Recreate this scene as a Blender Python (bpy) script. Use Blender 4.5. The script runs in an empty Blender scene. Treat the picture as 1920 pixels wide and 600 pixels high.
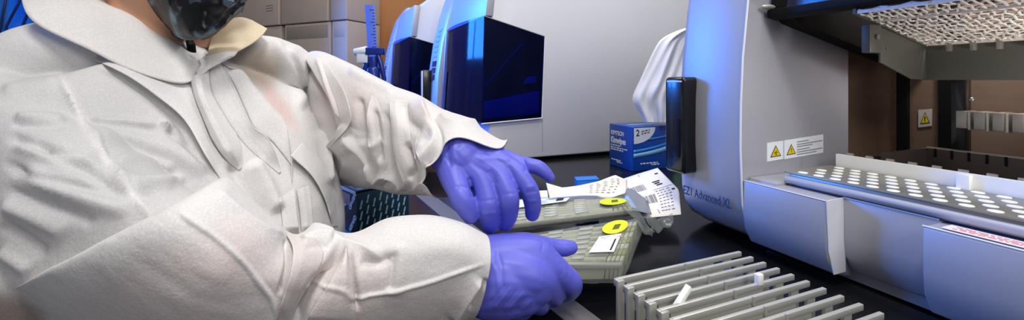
import bpy, bmesh, math, random
import numpy as np
from mathutils import Vector, Matrix, noise
random.seed(7)
np.random.seed(7)
scene = bpy.context.scene
COL = scene.collection
R = math.radians

# ---------------------------------------------------------------- camera
F = 780.0                       # focal length in pixels of the 1920 frame
TH = math.atan2(320.0, F)       # yaw from the row of instruments
CAMZ = 0.30                     # lens above the worktop (worktop is z = 0)
RGT = Vector((math.cos(TH), -math.sin(TH), 0))
FWD = Vector((math.sin(TH), math.cos(TH), 0))
HOR = 150.0
cam_d = bpy.data.cameras.new('camera')
cam = bpy.data.objects.new('camera', cam_d)
COL.objects.link(cam)
cam_d.sensor_width = 36.0
cam_d.lens = 36.0 * F / 1920.0
cam_d.shift_y = -(300.0 - HOR) / 1920.0
cam_d.clip_start = 0.02
cam.location = (0, 0, CAMZ)
cam.rotation_euler = (R(90), 0, -TH)
scene.camera = cam

def ray(px, py):
    return FWD + RGT * ((px - 960.0) / F) + Vector((0, 0, (HOR - py) / F))
def at(px, py, d):
    return Vector((0, 0, CAMZ)) + ray(px, py) * d
def onX(px, py, x):
    r = ray(px, py); return at(px, py, x / r.x)
def onY(px, py, y):
    r = ray(px, py); return at(px, py, y / r.y)
def onZ(px, py, z):
    r = ray(px, py); return at(px, py, (z - CAMZ) / r.z)

# ---------------------------------------------------------------- materials
def srgb(r, g, b):
    f = lambda c: c / 12.92 if c <= 0.04045 else ((c + 0.055) / 1.055) ** 2.4
    return (f(r / 255), f(g / 255), f(b / 255), 1)

def mat(name, rgb, rough=0.5, metal=0.0, noise_amt=0.06, noise_scale=12, bump=0.0, bump_scale=200,
        coat=0.0, spec=0.5, trans=0.0, emit=None, emit_s=0.0, alpha=1.0, stretch=None, aniso=None, sss=0.0, ior=1.45):
    m = bpy.data.materials.new(name); m.use_nodes = True
    nt = m.node_tree; b = nt.nodes['Principled BSDF']
    c = srgb(*rgb)
    tc = nt.nodes.new('ShaderNodeTexCoord')
    mp = nt.nodes.new('ShaderNodeMapping'); nt.links.new(tc.outputs['Object'], mp.inputs['Vector'])
    if stretch: mp.inputs['Scale'].default_value = stretch
    nz = nt.nodes.new('ShaderNodeTexNoise'); nz.inputs['Scale'].default_value = noise_scale; nz.inputs['Detail'].default_value = 5
    nt.links.new(mp.outputs['Vector'], nz.inputs['Vector'])
    mx = nt.nodes.new('ShaderNodeMix'); mx.data_type = 'RGBA'
    nt.links.new(nz.outputs['Fac'], mx.inputs['Factor'])
    mx.inputs[6].default_value = tuple(x * (1 - noise_amt) for x in c[:3]) + (1,)
    mx.inputs[7].default_value = tuple(min(1, x * (1 + noise_amt)) for x in c[:3]) + (1,)
    nt.links.new(mx.outputs[2], b.inputs['Base Color'])
    b.inputs['Roughness'].default_value = rough
    b.inputs['Metallic'].default_value = metal
    b.inputs['Coat Weight'].default_value = coat
    b.inputs['Coat Roughness'].default_value = 0.08
    b.inputs['Specular IOR Level'].default_value = spec
    b.inputs['Transmission Weight'].default_value = trans
    b.inputs['IOR'].default_value = ior
    b.inputs['Alpha'].default_value = alpha
    if sss: b.inputs['Subsurface Weight'].default_value = sss; b.inputs['Subsurface Scale'].default_value = 0.01
    if emit:
        b.inputs['Emission Color'].default_value = srgb(*emit); b.inputs['Emission Strength'].default_value = emit_s
    if bump:
        n2 = nt.nodes.new('ShaderNodeTexNoise'); n2.inputs['Scale'].default_value = bump_scale; n2.inputs['Detail'].default_value = 3
        nt.links.new(mp.outputs['Vector'], n2.inputs['Vector'])
        bp = nt.nodes.new('ShaderNodeBump'); bp.inputs['Strength'].default_value = bump; bp.inputs['Distance'].default_value = 0.002
        nt.links.new(n2.outputs['Fac'], bp.inputs['Height']); nt.links.new(bp.outputs['Normal'], b.inputs['Normal'])
    return m

def clear_plastic(name, rgb, keep=0.55, rough=0.12):
    """thin clear film: part see-through, part glossy and milky"""
    m = bpy.data.materials.new(name); m.use_nodes = True
    nt = m.node_tree; out = nt.nodes['Material Output']; b = nt.nodes['Principled BSDF']
    b.inputs['Base Color'].default_value = srgb(*rgb); b.inputs['Roughness'].default_value = rough
    b.inputs['Specular IOR Level'].default_value = 0.8
    t = nt.nodes.new('ShaderNodeBsdfTransparent'); t.inputs['Color'].default_value = (0.95, 0.96, 0.94, 1)
    nz = nt.nodes.new('ShaderNodeTexNoise'); nz.inputs['Scale'].default_value = 60; nz.inputs['Detail'].default_value = 4
    tc = nt.nodes.new('ShaderNodeTexCoord'); nt.links.new(tc.outputs['Object'], nz.inputs['Vector'])
    bp = nt.nodes.new('ShaderNodeBump'); bp.inputs['Strength'].default_value = 0.5; bp.inputs['Distance'].default_value = 0.004
    nt.links.new(nz.outputs['Fac'], bp.inputs['Height']); nt.links.new(bp.outputs['Normal'], b.inputs['Normal'])
    mx = nt.nodes.new('ShaderNodeMixShader'); mx.inputs[0].default_value = keep
    nt.links.new(t.outputs[0], mx.inputs[1]); nt.links.new(b.outputs[0], mx.inputs[2]); nt.links.new(mx.outputs[0], out.inputs['Surface'])
    return m

M = {}
M['silver'] = mat('silver_paint', (178, 179, 188), 0.46, 0.32, 0.03, 6, 0.03, 900)
M['silver_dark'] = mat('grey_paint', (150, 151, 156), 0.4, 0.2, 0.03, 6)
M['side'] = mat('side_panel_paint', (212, 213, 219), 0.5, 0.05, 0.03, 5, 0.02, 900)
M['trim_white'] = mat('white_trim', (232, 233, 236), 0.4)
M['black'] = mat('black_plastic', (14, 14, 17), 0.25, coat=0.3)
M['matte_black'] = mat('matte_black', (8, 8, 10), 0.7, spec=0.25)
M['steel'] = mat('brushed_steel', (170, 168, 162), 0.32, 0.9, 0.08, 40, 0.05, 200, stretch=(1, 12, 1))
M['alu'] = mat('brushed_aluminium', (198, 197, 188), 0.4, 0.5, 0.06, 50, 0.04, 300, stretch=(1, 14, 14))
M['alu_plain'] = mat('aluminium_block', (176, 170, 160), 0.4, 0.7)
M['bracket'] = mat('olive_grey_sheet', (98, 97, 88), 0.5, 0.25)
M['brown_steel'] = mat('brown_steel_liner', (150, 126, 108), 0.3, 0.5, 0.14, 6, 0.05, 60, stretch=(2, 2, 14))
M['white'] = mat('white_plastic', (240, 240, 238), 0.4)
M['bench'] = mat('black_worktop', (17, 17, 19), 0.22, 0, 0.15, 30, 0.04, 120)
M['strip'] = mat('grey_edge_strip', (112, 110, 112), 0.42, 0.2)
M['navy'] = mat('navy_print', (22, 62, 116), 0.5)
M['ink'] = mat('black_ink', (28, 28, 32), 0.6)
M['grey_ink'] = mat('grey_ink', (120, 120, 124), 0.6)
M['red_ink'] = mat('red_ink', (205, 70, 90), 0.6)
M['paper'] = mat('white_paper', (235, 230, 224), 0.75, 0, 0.03, 20)
M['paper_beige'] = mat('beige_card', (206, 182, 146), 0.8)
M['paper_blue'] = mat('pale_blue_card', (150, 178, 226), 0.7)
M['yellow'] = mat('yellow_sticker', (218, 224, 20), 0.5)
M['warn'] = mat('warning_yellow', (226, 196, 20), 0.5)
M['carton'] = mat('whitewashed_cardboard', (184, 168, 154), 0.85, 0, 0.08, 9, 0.1, 80)
M['carton_gap'] = mat('carton_tape', (150, 140, 128), 0.6)
M['wood'] = mat('orange_wood', (176, 112, 52), 0.5, 0, 0.12, 7, 0.03, 60, stretch=(6, 6, 0.8))
M['wall'] = mat('wall_paint', (176, 168, 160), 0.8)
M['floor'] = mat('floor_vinyl', (120, 118, 116), 0.5)
M['blue_bag'] = mat('blue_plastic_sheet', (40, 130, 250), 0.25, 0, 0.25, 8, 0.2, 30, coat=0.3)
M['blue_bag_dark'] = mat('dark_blue_tube', (10, 34, 90), 0.3)
M['box_blue'] = mat('blue_print', (18, 74, 168), 0.35, coat=0.3)
M['box_light'] = mat('light_blue_print', (124, 182, 232), 0.35, coat=0.3)
M['box_white'] = mat('white_print', (232, 238, 244), 0.4)
M['box_green'] = mat('green_print', (40, 120, 92), 0.4)
M['tissue'] = mat('white_tissue', (244, 244, 246), 0.9, 0, 0.02, 20)
M['kit_teal'] = mat('dark_teal_card', (10, 50, 70), 0.45)
M['kit_light'] = mat('pale_teal_print', (190, 214, 220), 0.5)
M['ruler'] = mat('blue_ruler_plastic', (92, 120, 226), 0.3)
M['trigger'] = mat('dark_blue_plastic', (20, 44, 130), 0.3)
M['white_spray'] = mat('white_spray_head', (222, 226, 238), 0.4)
M['cart'] = mat('cream_cartridge_plastic', (164, 165, 146), 0.3, 0, 0.1, 30, sss=0.0, spec=0.6)
M['cart_yellow'] = mat('olive_reagent', (128, 134, 66), 0.35, 0, 0.3, 40)
M['film'] = clear_plastic('clear_film', (186, 188, 178), 0.22, 0.1)
M['film_edge'] = clear_plastic('clear_film_edge', (130, 138, 132), 0.26)
M['display'] = mat('dark_display', (24, 44, 84), 0.2)
M['key'] = mat('pale_key', (150, 190, 230), 0.4)

def tinted(name):
    m = bpy.data.materials.new(name); m.use_nodes = True
    nt = m.node_tree; out = nt.nodes['Material Output']; b = nt.nodes['Principled BSDF']
    b.inputs['Base Color'].default_value = srgb(4, 6, 30); b.inputs['Roughness'].default_value = 0.09
    b.inputs['Specular IOR Level'].default_value = 0.5
    t = nt.nodes.new('ShaderNodeBsdfTransparent'); t.inputs['Color'].default_value = (0.30, 0.40, 1.0, 1)
    mx = nt.nodes.new('ShaderNodeMixShader'); mx.inputs[0].default_value = 0.42
    nt.links.new(t.outputs[0], mx.inputs[1]); nt.links.new(b.outputs[0], mx.inputs[2]); nt.links.new(mx.outputs[0], out.inputs['Surface'])
    return m
M['tint'] = tinted('dark_blue_tinted_acrylic')

# ---------------------------------------------------------------- mesh builder
class MB:
    def __init__(s): s.v = []; s.f = []
    def add(s, verts, faces):
        o = len(s.v); s.v += [Vector(p) for p in verts]; s.f += [tuple(i + o for i in f) for f in faces]; return s
    def box(s, lo, hi):
        x0, y0, z0 = lo; x1, y1, z1 = hi
        return s.add([(x0,y0,z0),(x1,y0,z0),(x1,y1,z0),(x0,y1,z0),(x0,y0,z1),(x1,y0,z1),(x1,y1,z1),(x0,y1,z1)],
                     [(0,3,2,1),(4,5,6,7),(0,1,5,4),(1,2,6,5),(2,3,7,6),(3,0,4,7)])
    def hexa(s, bottom, top):
        return s.add(list(bottom) + list(top), [(0,3,2,1),(4,5,6,7),(0,1,5,4),(1,2,6,5),(2,3,7,6),(3,0,4,7)])
    def obox(s, c, ax, ay, az):
        c, ax, ay, az = map(Vector, (c, ax, ay, az))
        b = [c-ax-ay-az, c+ax-ay-az, c+ax+ay-az, c-ax+ay-az]
        return s.hexa(b, [p + 2*az for p in b])
    def slab(s, poly, n, t):
        """polygon of 3D points, extruded by t along n"""
        n = Vector(n) * t; k = len(poly); poly = [Vector(p) for p in poly]
        top = [p + n for p in poly]
        return s.add(poly + top, [tuple(range(k))[::-1], tuple(range(k, 2*k))] + [(i, (i+1) % k, k+(i+1) % k, k+i) for i in range(k)])
    def loft(s, rings, cap=True, closed=True):
        o = len(s.v); n = len(rings[0])
        for r in rings: s.v += [Vector(p) for p in r]
        for i in range(len(rings) - 1):
            for j in range(n if closed else n - 1):
                a = o+i*n+j; b = o+i*n+(j+1) % n
                s.f.append((a, b, b+n, a+n))
        if cap:
            s.f.append(tuple(range(o, o+n))[::-1]); e = o+(len(rings)-1)*n; s.f.append(tuple(range(e, e+n)))
        return s
    def grid(s, pts):
        o = len(s.v); h = len(pts); w = len(pts[0])
        for r in pts: s.v += [Vector(p) for p in r]
        for i in range(h-1):
            for j in range(w-1):
                s.f.append((o+i*w+j, o+i*w+j+1, o+(i+1)*w+j+1, o+(i+1)*w+j))
        return s
    def tube(s, pts, rad, n=12, flat=1.0, up=None, cap=True):
        pts = [Vector(p) for p in pts]
        if not hasattr(rad, '__len__'): rad = [rad] * len(pts)
        rings = []; prev = None
        for i, p in enumerate(pts):
            t = (pts[min(i+1, len(pts)-1)] - pts[max(i-1, 0)]).normalized()
            if prev is None:
                a = Vector(up) if up is not None else (Vector((0, 0, 1)) if abs(t.z) < 0.9 else Vector((1, 0, 0)))
            else: a = prev
            a = (a - t * a.dot(t)).normalized(); prev = a; b = t.cross(a)
            rings.append([p + (a*math.cos(2*math.pi*k/n)*flat + b*math.sin(2*math.pi*k/n)) * rad[i] for k in range(n)])
        return s.loft(rings, cap)
    def capsule(s, pts, rad, n=16, flat=1.0, up=None):
        """tube with rounded ends"""
        pts = [Vector(p) for p in pts]; rad = list(rad)
        t0 = (pts[0]-pts[1]).normalized(); t1 = (pts[-1]-pts[-2]).normalized()
        P = []; Q = []
        for a in (80, 60, 40, 20): P.append(pts[0] + t0*rad[0]*math.sin(R(a))); Q.append(rad[0]*math.cos(R(a)))
        P += pts; Q += rad
        for a in (20, 40, 60, 80): P.append(pts[-1] + t1*rad[-1]*math.sin(R(a))); Q.append(rad[-1]*math.cos(R(a)))
        return s.tube(P, Q, n, flat, up)
    def ball(s, c, rx, ry=None, rz=None, n=16, rot=None):
        ry = ry or rx; rz = rz or rx; c = Vector(c); rings = []
        for i in range(1, n):
            a = math.pi*i/n
            ring = [Vector((rx*math.sin(a)*math.cos(2*math.pi*k/(2*n)), ry*math.sin(a)*math.sin(2*math.pi*k/(2*n)), -rz*math.cos(a))) for k in range(2*n)]
            if rot is not None: ring = [rot @ p for p in ring]
            rings.append([c + p for p in ring])
        return s.loft(rings)
    def disc(s, c, nrm, r, t=0.001, n=24, r2=None):
        nrm = Vector(nrm).normalized(); a = nrm.orthogonal().normalized(); b = nrm.cross(a)
        r2 = r if r2 is None else r2
        return s.loft([[Vector(c) + (a*math.cos(2*math.pi*k/n) + b*math.sin(2*math.pi*k/n))*r for k in range(n)],
                       [Vector(c) + nrm*t + (a*math.cos(2*math.pi*k/n) + b*math.sin(2*math.pi*k/n))*r2 for k in range(n)]])
    def raw(s, name='tmp'):
        me = bpy.data.meshes.new(name); me.from_pydata([tuple(p) for p in s.v], [], s.f); me.update(); return me
    def build(s, name, material, parent=None, bevel=0, seg=2, smooth=40, solid=0, subsurf=0, fixn=True):
        me = s.raw(name)
        bm = bmesh.new(); bm.from_mesh(me)
        if fixn: bmesh.ops.recalc_face_normals(bm, faces=bm.faces)
        if bevel:
            ed = [e for e in bm.edges if len(e.link_faces) == 2 and e.calc_face_angle(0) > R(28)]
            bmesh.ops.bevel(bm, geom=ed, offset=bevel, segments=seg, affect='EDGES', clamp_overlap=True, profile=0.5)
        bm.to_mesh(me); bm.free()
        return link(name, me, material, parent, smooth, solid, subsurf)

def link(name, me, material, parent=None, smooth=40, solid=0, subsurf=0):
    o = bpy.data.objects.new(name, me); COL.objects.link(o)
    if parent is not None:
        o.parent = parent
        W = world_of(parent)
        me.transform(W.inverted())
    me.materials.clear(); me.materials.append(material)
    if smooth:
        for p in me.polygons: p.use_smooth = True
        me.set_sharp_from_angle(angle=R(smooth))
    if subsurf:
        md = o.modifiers.new('subdivision', 'SUBSURF'); md.levels = md.render_levels = subsurf
    if solid:
        md = o.modifiers.new('thickness', 'SOLIDIFY'); md.thickness = solid; md.offset = 0
    return o

def world_of(o):
    m = Matrix.LocRotScale(o.location, o.rotation_euler, o.scale)
    return world_of(o.parent) @ m if o.parent else m

def thing(name, label, cat, loc=(0, 0, 0), rotz=0, group=None):
    o = bpy.data.objects.new(name, None); COL.objects.link(o)
    o.empty_display_size = 0.05
    o.location = loc; o.rotation_euler = (0, 0, rotz)
    return tag(o, label, cat, group)
def tag(o, label, cat, group=None):
    o['label'] = label; o['category'] = cat
    if group: o['group'] = group
    return o
def struct(o, label=None, cat=None):
    o['kind'] = 'structure'
    if label: o['label'] = label
    if cat: o['category'] = cat
    return o
def copy_tree(o, parent=None):
    c = o.copy(); COL.objects.link(c); c.parent = parent
    for ch in list(o.children): copy_tree(ch, c)
    return c

def lettering(body, origin, xdir, ydir, size, material, parent, name='lettering', bold=0.0, width=1.0, extrude=0.0002):
    """flat letters lying on a surface: origin is the left end of the baseline"""
    cu = bpy.data.curves.new(name, 'FONT'); cu.body = body; cu.size = size; cu.extrude = extrude; cu.offset = bold
    cu.resolution_u = 2
    o = bpy.data.objects.new(name, cu); COL.objects.link(o)
    dg = bpy.context.evaluated_depsgraph_get()
    me = bpy.data.meshes.new_from_object(o.evaluated_get(dg)); me.name = name
    bpy.data.objects.remove(o); bpy.data.curves.remove(cu)
    x = Vector(xdir).normalized(); y = Vector(ydir); y = (y - x*y.dot(x)).normalized(); z = x.cross(y)
    Mx = Matrix((( x.x*width, y.x, z.x, origin[0]), (x.y*width, y.y, z.y, origin[1]), (x.z*width, y.z, z.z, origin[2]), (0, 0, 0, 1)))
    me.transform(Mx)
    return link(name, me, material, parent, 0)
# ================================================================ room
struct(MB().box((-2.2, -1.2, -1.10), (2.3, 4.2, -1.05)).build('floor', M['floor']))
struct(MB().box((-2.2, 4.1, -1.05), (2.3, 4.2, 1.9)).build('wall_back', M['wall']))
struct(MB().box((2.2, -1.2, -1.05), (2.3, 4.1, 1.9)).build('wall_right', M['wall']))

bench = thing('lab_bench', 'black topped laboratory bench carrying the instruments, with a grey edge strip', 'bench', (0.8, 1.2, -1.05))
MB().box((-0.01, -0.25, -0.035), (1.75, 2.74, 0.0)).build('worktop', M['bench'], bench, bevel=0.003)
a0 = Vector((0.268, 0.36, 0)); a1 = Vector((0.11, 1.66, 0)); w = Vector((0.040, 0.004, 0)); up = Vector((0, 0, 0.0016))
MB().hexa([a0, a0+w, a1+w, a1], [a0+up, a0+w+up, a1+w+up, a1+up]).build('edge_strip', M['strip'], bench, bevel=0.0006)
MB().box((0.10, -0.22, -1.05), (1.72, 2.70, -0.035)).build('cabinet_base', M['silver_dark'], bench)

# cartons on a counter at the back
rx = Vector((0.685, -0.728, 0)).normalized(); ry = Vector((0.728, 0.685, 0)).normalized()
seam = at(527, 46, 2.85)
lvl = seam.z; H = 0.40
gap_pts = [(at(400, 46, 2.85), 0)]
cx = [-0.62, 0.0]
back = thing('storage_counter', 'grey storage counter behind the worker carrying the pale cartons', 'counter', (seam.x, seam.y, -1.05))
c0 = Vector((seam.x, seam.y, 0))
def cpos(a, b, z): return c0 + rx*a + ry*b + Vector((0, 0, z))
MB().hexa([cpos(-0.60, -0.06, -1.05), cpos(0.58, -0.06, -1.05), cpos(0.58, 0.34, -1.05), cpos(-0.60, 0.34, -1.05)],
          [cpos(-0.60, -0.06, lvl-H-0.004), cpos(0.58, -0.06, lvl-H-0.004), cpos(0.58, 0.34, lvl-H-0.004), cpos(-0.60, 0.34, lvl-H-0.004)]).build('cabinet_body', M['silver_dark'], back, bevel=0.004)
cdefs = [(-0.56, -0.022, 0.0, 1, 'pale cardboard carton in the upper layer, leftmost, right behind the black mask'),
         (0.0, 0.44, 0.0, 1, 'pale cardboard carton in the upper layer, middle, above the scuffed one'),
         (0.462, 0.60, 0.0, 1, 'narrow pale cardboard carton in the upper layer next to the orange wood panel'),
         (-0.56, -0.018, 0.012, 0, 'pale cardboard carton in the lower layer, leftmost, just above the far collar'),
         (0.028, 0.455, 0.006, 0, 'scuffed pale cardboard carton in the lower layer, middle, above the far shoulder'),
         (0.472, 0.60, 0.004, 0, 'narrow pale cardboard carton in the lower layer behind the spray bottle')]
for a, b, dep, layer, lab in cdefs:
    z0 = lvl if layer else lvl - H - 0.002
    z1 = z0 + H - 0.004
    t = thing('cardboard_carton', lab, 'carton', cpos((a+b)/2, 0.15, z0), 0, 'cartons stacked behind the worker')
    MB().hexa([cpos(a, dep, z0), cpos(b, dep, z0), cpos(b, 0.30, z0), cpos(a, 0.30, z0)],
              [cpos(a, dep, z1), cpos(b, dep, z1), cpos(b, 0.30, z1), cpos(a, 0.30, z1)]).build('carton_body', M['carton'], t, bevel=0.006, seg=3)
    mid = z0 + H*0.5
    if layer == 0:
        MB().hexa([cpos(a+0.02, dep-0.0012, z1-0.10), cpos(b-0.02, dep-0.0012, z1-0.10), cpos(b-0.02, dep+0.001, z1-0.10), cpos(a+0.02, dep+0.001, z1-0.10)],
                  [cpos(a+0.02, dep-0.0012, z1-0.015), cpos(b-0.02, dep-0.0012, z1-0.015), cpos(b-0.02, dep+0.001, z1-0.015), cpos(a+0.02, dep+0.001, z1-0.015)]).build('flap', M['carton_gap'] if a == 0.028 else M['carton'], t, bevel=0.0008)
    if layer == 1 and a == -0.56:
        s = MB()
        for k in range(3):
            s.hexa([cpos(b-0.13, dep-0.001, z0+0.10+k*0.018), cpos(b-0.06, dep-0.001, z0+0.10+k*0.018), cpos(b-0.06, dep+0.001, z0+0.10+k*0.018), cpos(b-0.13, dep+0.001, z0+0.10+k*0.018)],
                   [cpos(b-0.13, dep-0.001, z0+0.105+k*0.018), cpos(b-0.06, dep-0.001, z0+0.105+k*0.018), cpos(b-0.06, dep+0.001, z0+0.105+k*0.018), cpos(b-0.13, dep+0.001, z0+0.105+k*0.018)])
        s.build('printed_label', M['grey_ink'], t)

# orange wood cabinet at the back
wc = thing('wooden_cabinet', 'tall orange brown wooden cabinet between the cartons and the farther instrument', 'cabinet', (0.55, 3.42, -1.05))
MB().box((0.16, 3.34, -1.05), (1.2, 3.75, 1.6)).build('cabinet_body', M['wood'], wc, bevel=0.004)
MB().box((0.20, 3.325, -1.00), (0.68, 3.34, 1.55)).build('door', M['wood'], wc, bevel=0.003)
MB().box((0.72, 3.325, -1.00), (1.16, 3.34, 1.55)).build('door', M['wood'], wc, bevel=0.003)

# ruler standing on the bench behind the bottle
p0 = at(701, 140, 1.62); p1 = at(693, 9, 1.62)
d = (p1-p0).normalized(); base = p0 - d*(p0.z/d.z)
rl = thing('plastic_ruler', 'upright blue plastic ruler with dark marks standing behind the spray bottle', 'ruler', base)
rw = RGT*0.0185; rn = FWD*0.0015
MB().hexa([base-rw-rn, base+rw-rn, base+rw+rn, base-rw+rn], [p1-rw-rn, p1+rw-rn, p1+rw+rn, p1-rw+rn]).build('blade', M['ruler'], rl, bevel=0.0008)
L = (p1-base).length
tm = MB()
for k in range(34):
    c = base + d*(L - 0.02 - k*0.012); wd = 0.018 if k % 4 == 0 else 0.009
    tm.obox(c + RGT*(0.0175-wd/2) - rn*1.2, RGT*wd/2, FWD*0.0004, d*0.0011)
tm.build('scale_marks', M['trigger'], rl)

# spray bottle
sb_ = at(700, 150, 1.22); sx, sy = sb_.x, sb_.y
sp = thing('spray_bottle', 'spray bottle with blue trigger and white nozzle behind the far shoulder', 'bottle', (sx, sy, 0))
prof = [(0.036, 0.0), (0.040, 0.006), (0.040, 0.19), (0.036, 0.23), (0.022, 0.27), (0.0145, 0.29), (0.0145, 0.31)]
MB().loft([[Vector((sx+r*math.cos(a), sy+r*math.sin(a), z)) for a in [2*math.pi*k/24 for k in range(24)]] for r, z in prof]).build('bottle_body', M['white_spray'], sp)
MB().loft([[Vector((sx+r*math.cos(a), sy+r*math.sin(a), z)) for a in [2*math.pi*k/20 for k in range(20)]] for r, z in [(0.019, 0.303), (0.019, 0.332), (0.014, 0.338)]]).build('collar', M['trigger'], sp)
zt = 0.338
MB().tube([Vector((sx, sy, zt-0.01)), Vector((sx, sy, zt+0.03))], 0.013, 12).obox(Vector((sx, sy, zt+0.046))+RGT*0.006, RGT*0.026, FWD*0.013, Vector((0, 0, 0.010))).build('sprayer_head', M['trigger'], sp, bevel=0.002)
MB().tube([Vector((sx, sy, zt+0.048))-RGT*0.018, Vector((sx, sy, zt+0.044))-RGT*0.056], [0.014, 0.010], 14).obox(Vector((sx, sy, zt+0.026))-RGT*0.03, RGT*0.016, FWD*0.009, Vector((0, 0, 0.014))).build('nozzle', M['white_spray'], sp, bevel=0.002)
MB().tube([Vector((sx, sy, zt+0.04))+RGT*0.012, Vector((sx, sy, zt+0.01))+RGT*0.022, Vector((sx, sy, zt-0.035))+RGT*0.032, Vector((sx, sy, zt-0.07))+RGT*0.026], [0.009, 0.010, 0.009, 0.006], 10, flat=0.7).build('trigger', M['trigger'], sp)
MB().tube([Vector((sx, sy, zt+0.03))-RGT*0.012, Vector((sx, sy, zt-0.02))-RGT*0.030, Vector((sx, sy, zt-0.05))-RGT*0.026], [0.008, 0.008, 0.005], 10).build('trigger', M['trigger'], sp)

# blue plastic sheet hanging far left
bs = MB(); rows = []
for i in range(24):
    row = []
    for j in range(40):
        px = -240 + j*8.2; py = -170 + i*21
        dd = 1.35 + 0.03*math.sin(j*0.55 + 0.9*math.sin(i*0.25)) + 0.012*math.sin(j*1.3+i*0.2)
        row.append(at(px, py, dd))
    rows.append(row)
bs.grid(rows)
bp_ = at(-80, 330, 1.35)
sheet = thing('plastic_sheet', 'bright blue hanging plastic sheet with dark tubes behind the near shoulder', 'plastic sheet', (bp_.x, bp_.y, -1.05))
bs.build('film', M['blue_bag'], sheet, solid=0.002)
for x0, x1, x2 in ((18, 40, 22), (48, 66, 38), (8, 14, 2), (-30, -22, -44)):
    MB().tube([at(x1, -160, 1.30), at(x1, -40, 1.30), at(x1-4, 5, 1.29), at((x0+x1)/2-6, 28, 1.29), at(x0-6, 50, 1.29), at(x2-10, 80, 1.29), at(x2-12, 200, 1.29), at(x2-12, 300, 1.29)], 0.0035, 8).build('tube', M['blue_bag_dark'], sheet)
MB().tube([at(-240, -172, 1.35), at(90, -172, 1.35)], 0.012, 10).build('hanging_rail', M['steel'], sheet)
pl = at(-200, -172, 1.36); MB().tube([Vector((pl.x, pl.y, -1.05)), pl], 0.014, 10).build('stand_pole', M['steel'], sheet)
pl = at(-200, -172, 1.36); MB().disc(Vector((pl.x, pl.y, -1.05)), (0, 0, 1), 0.16, 0.02).build('stand_foot', M['steel'], sheet)

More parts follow.
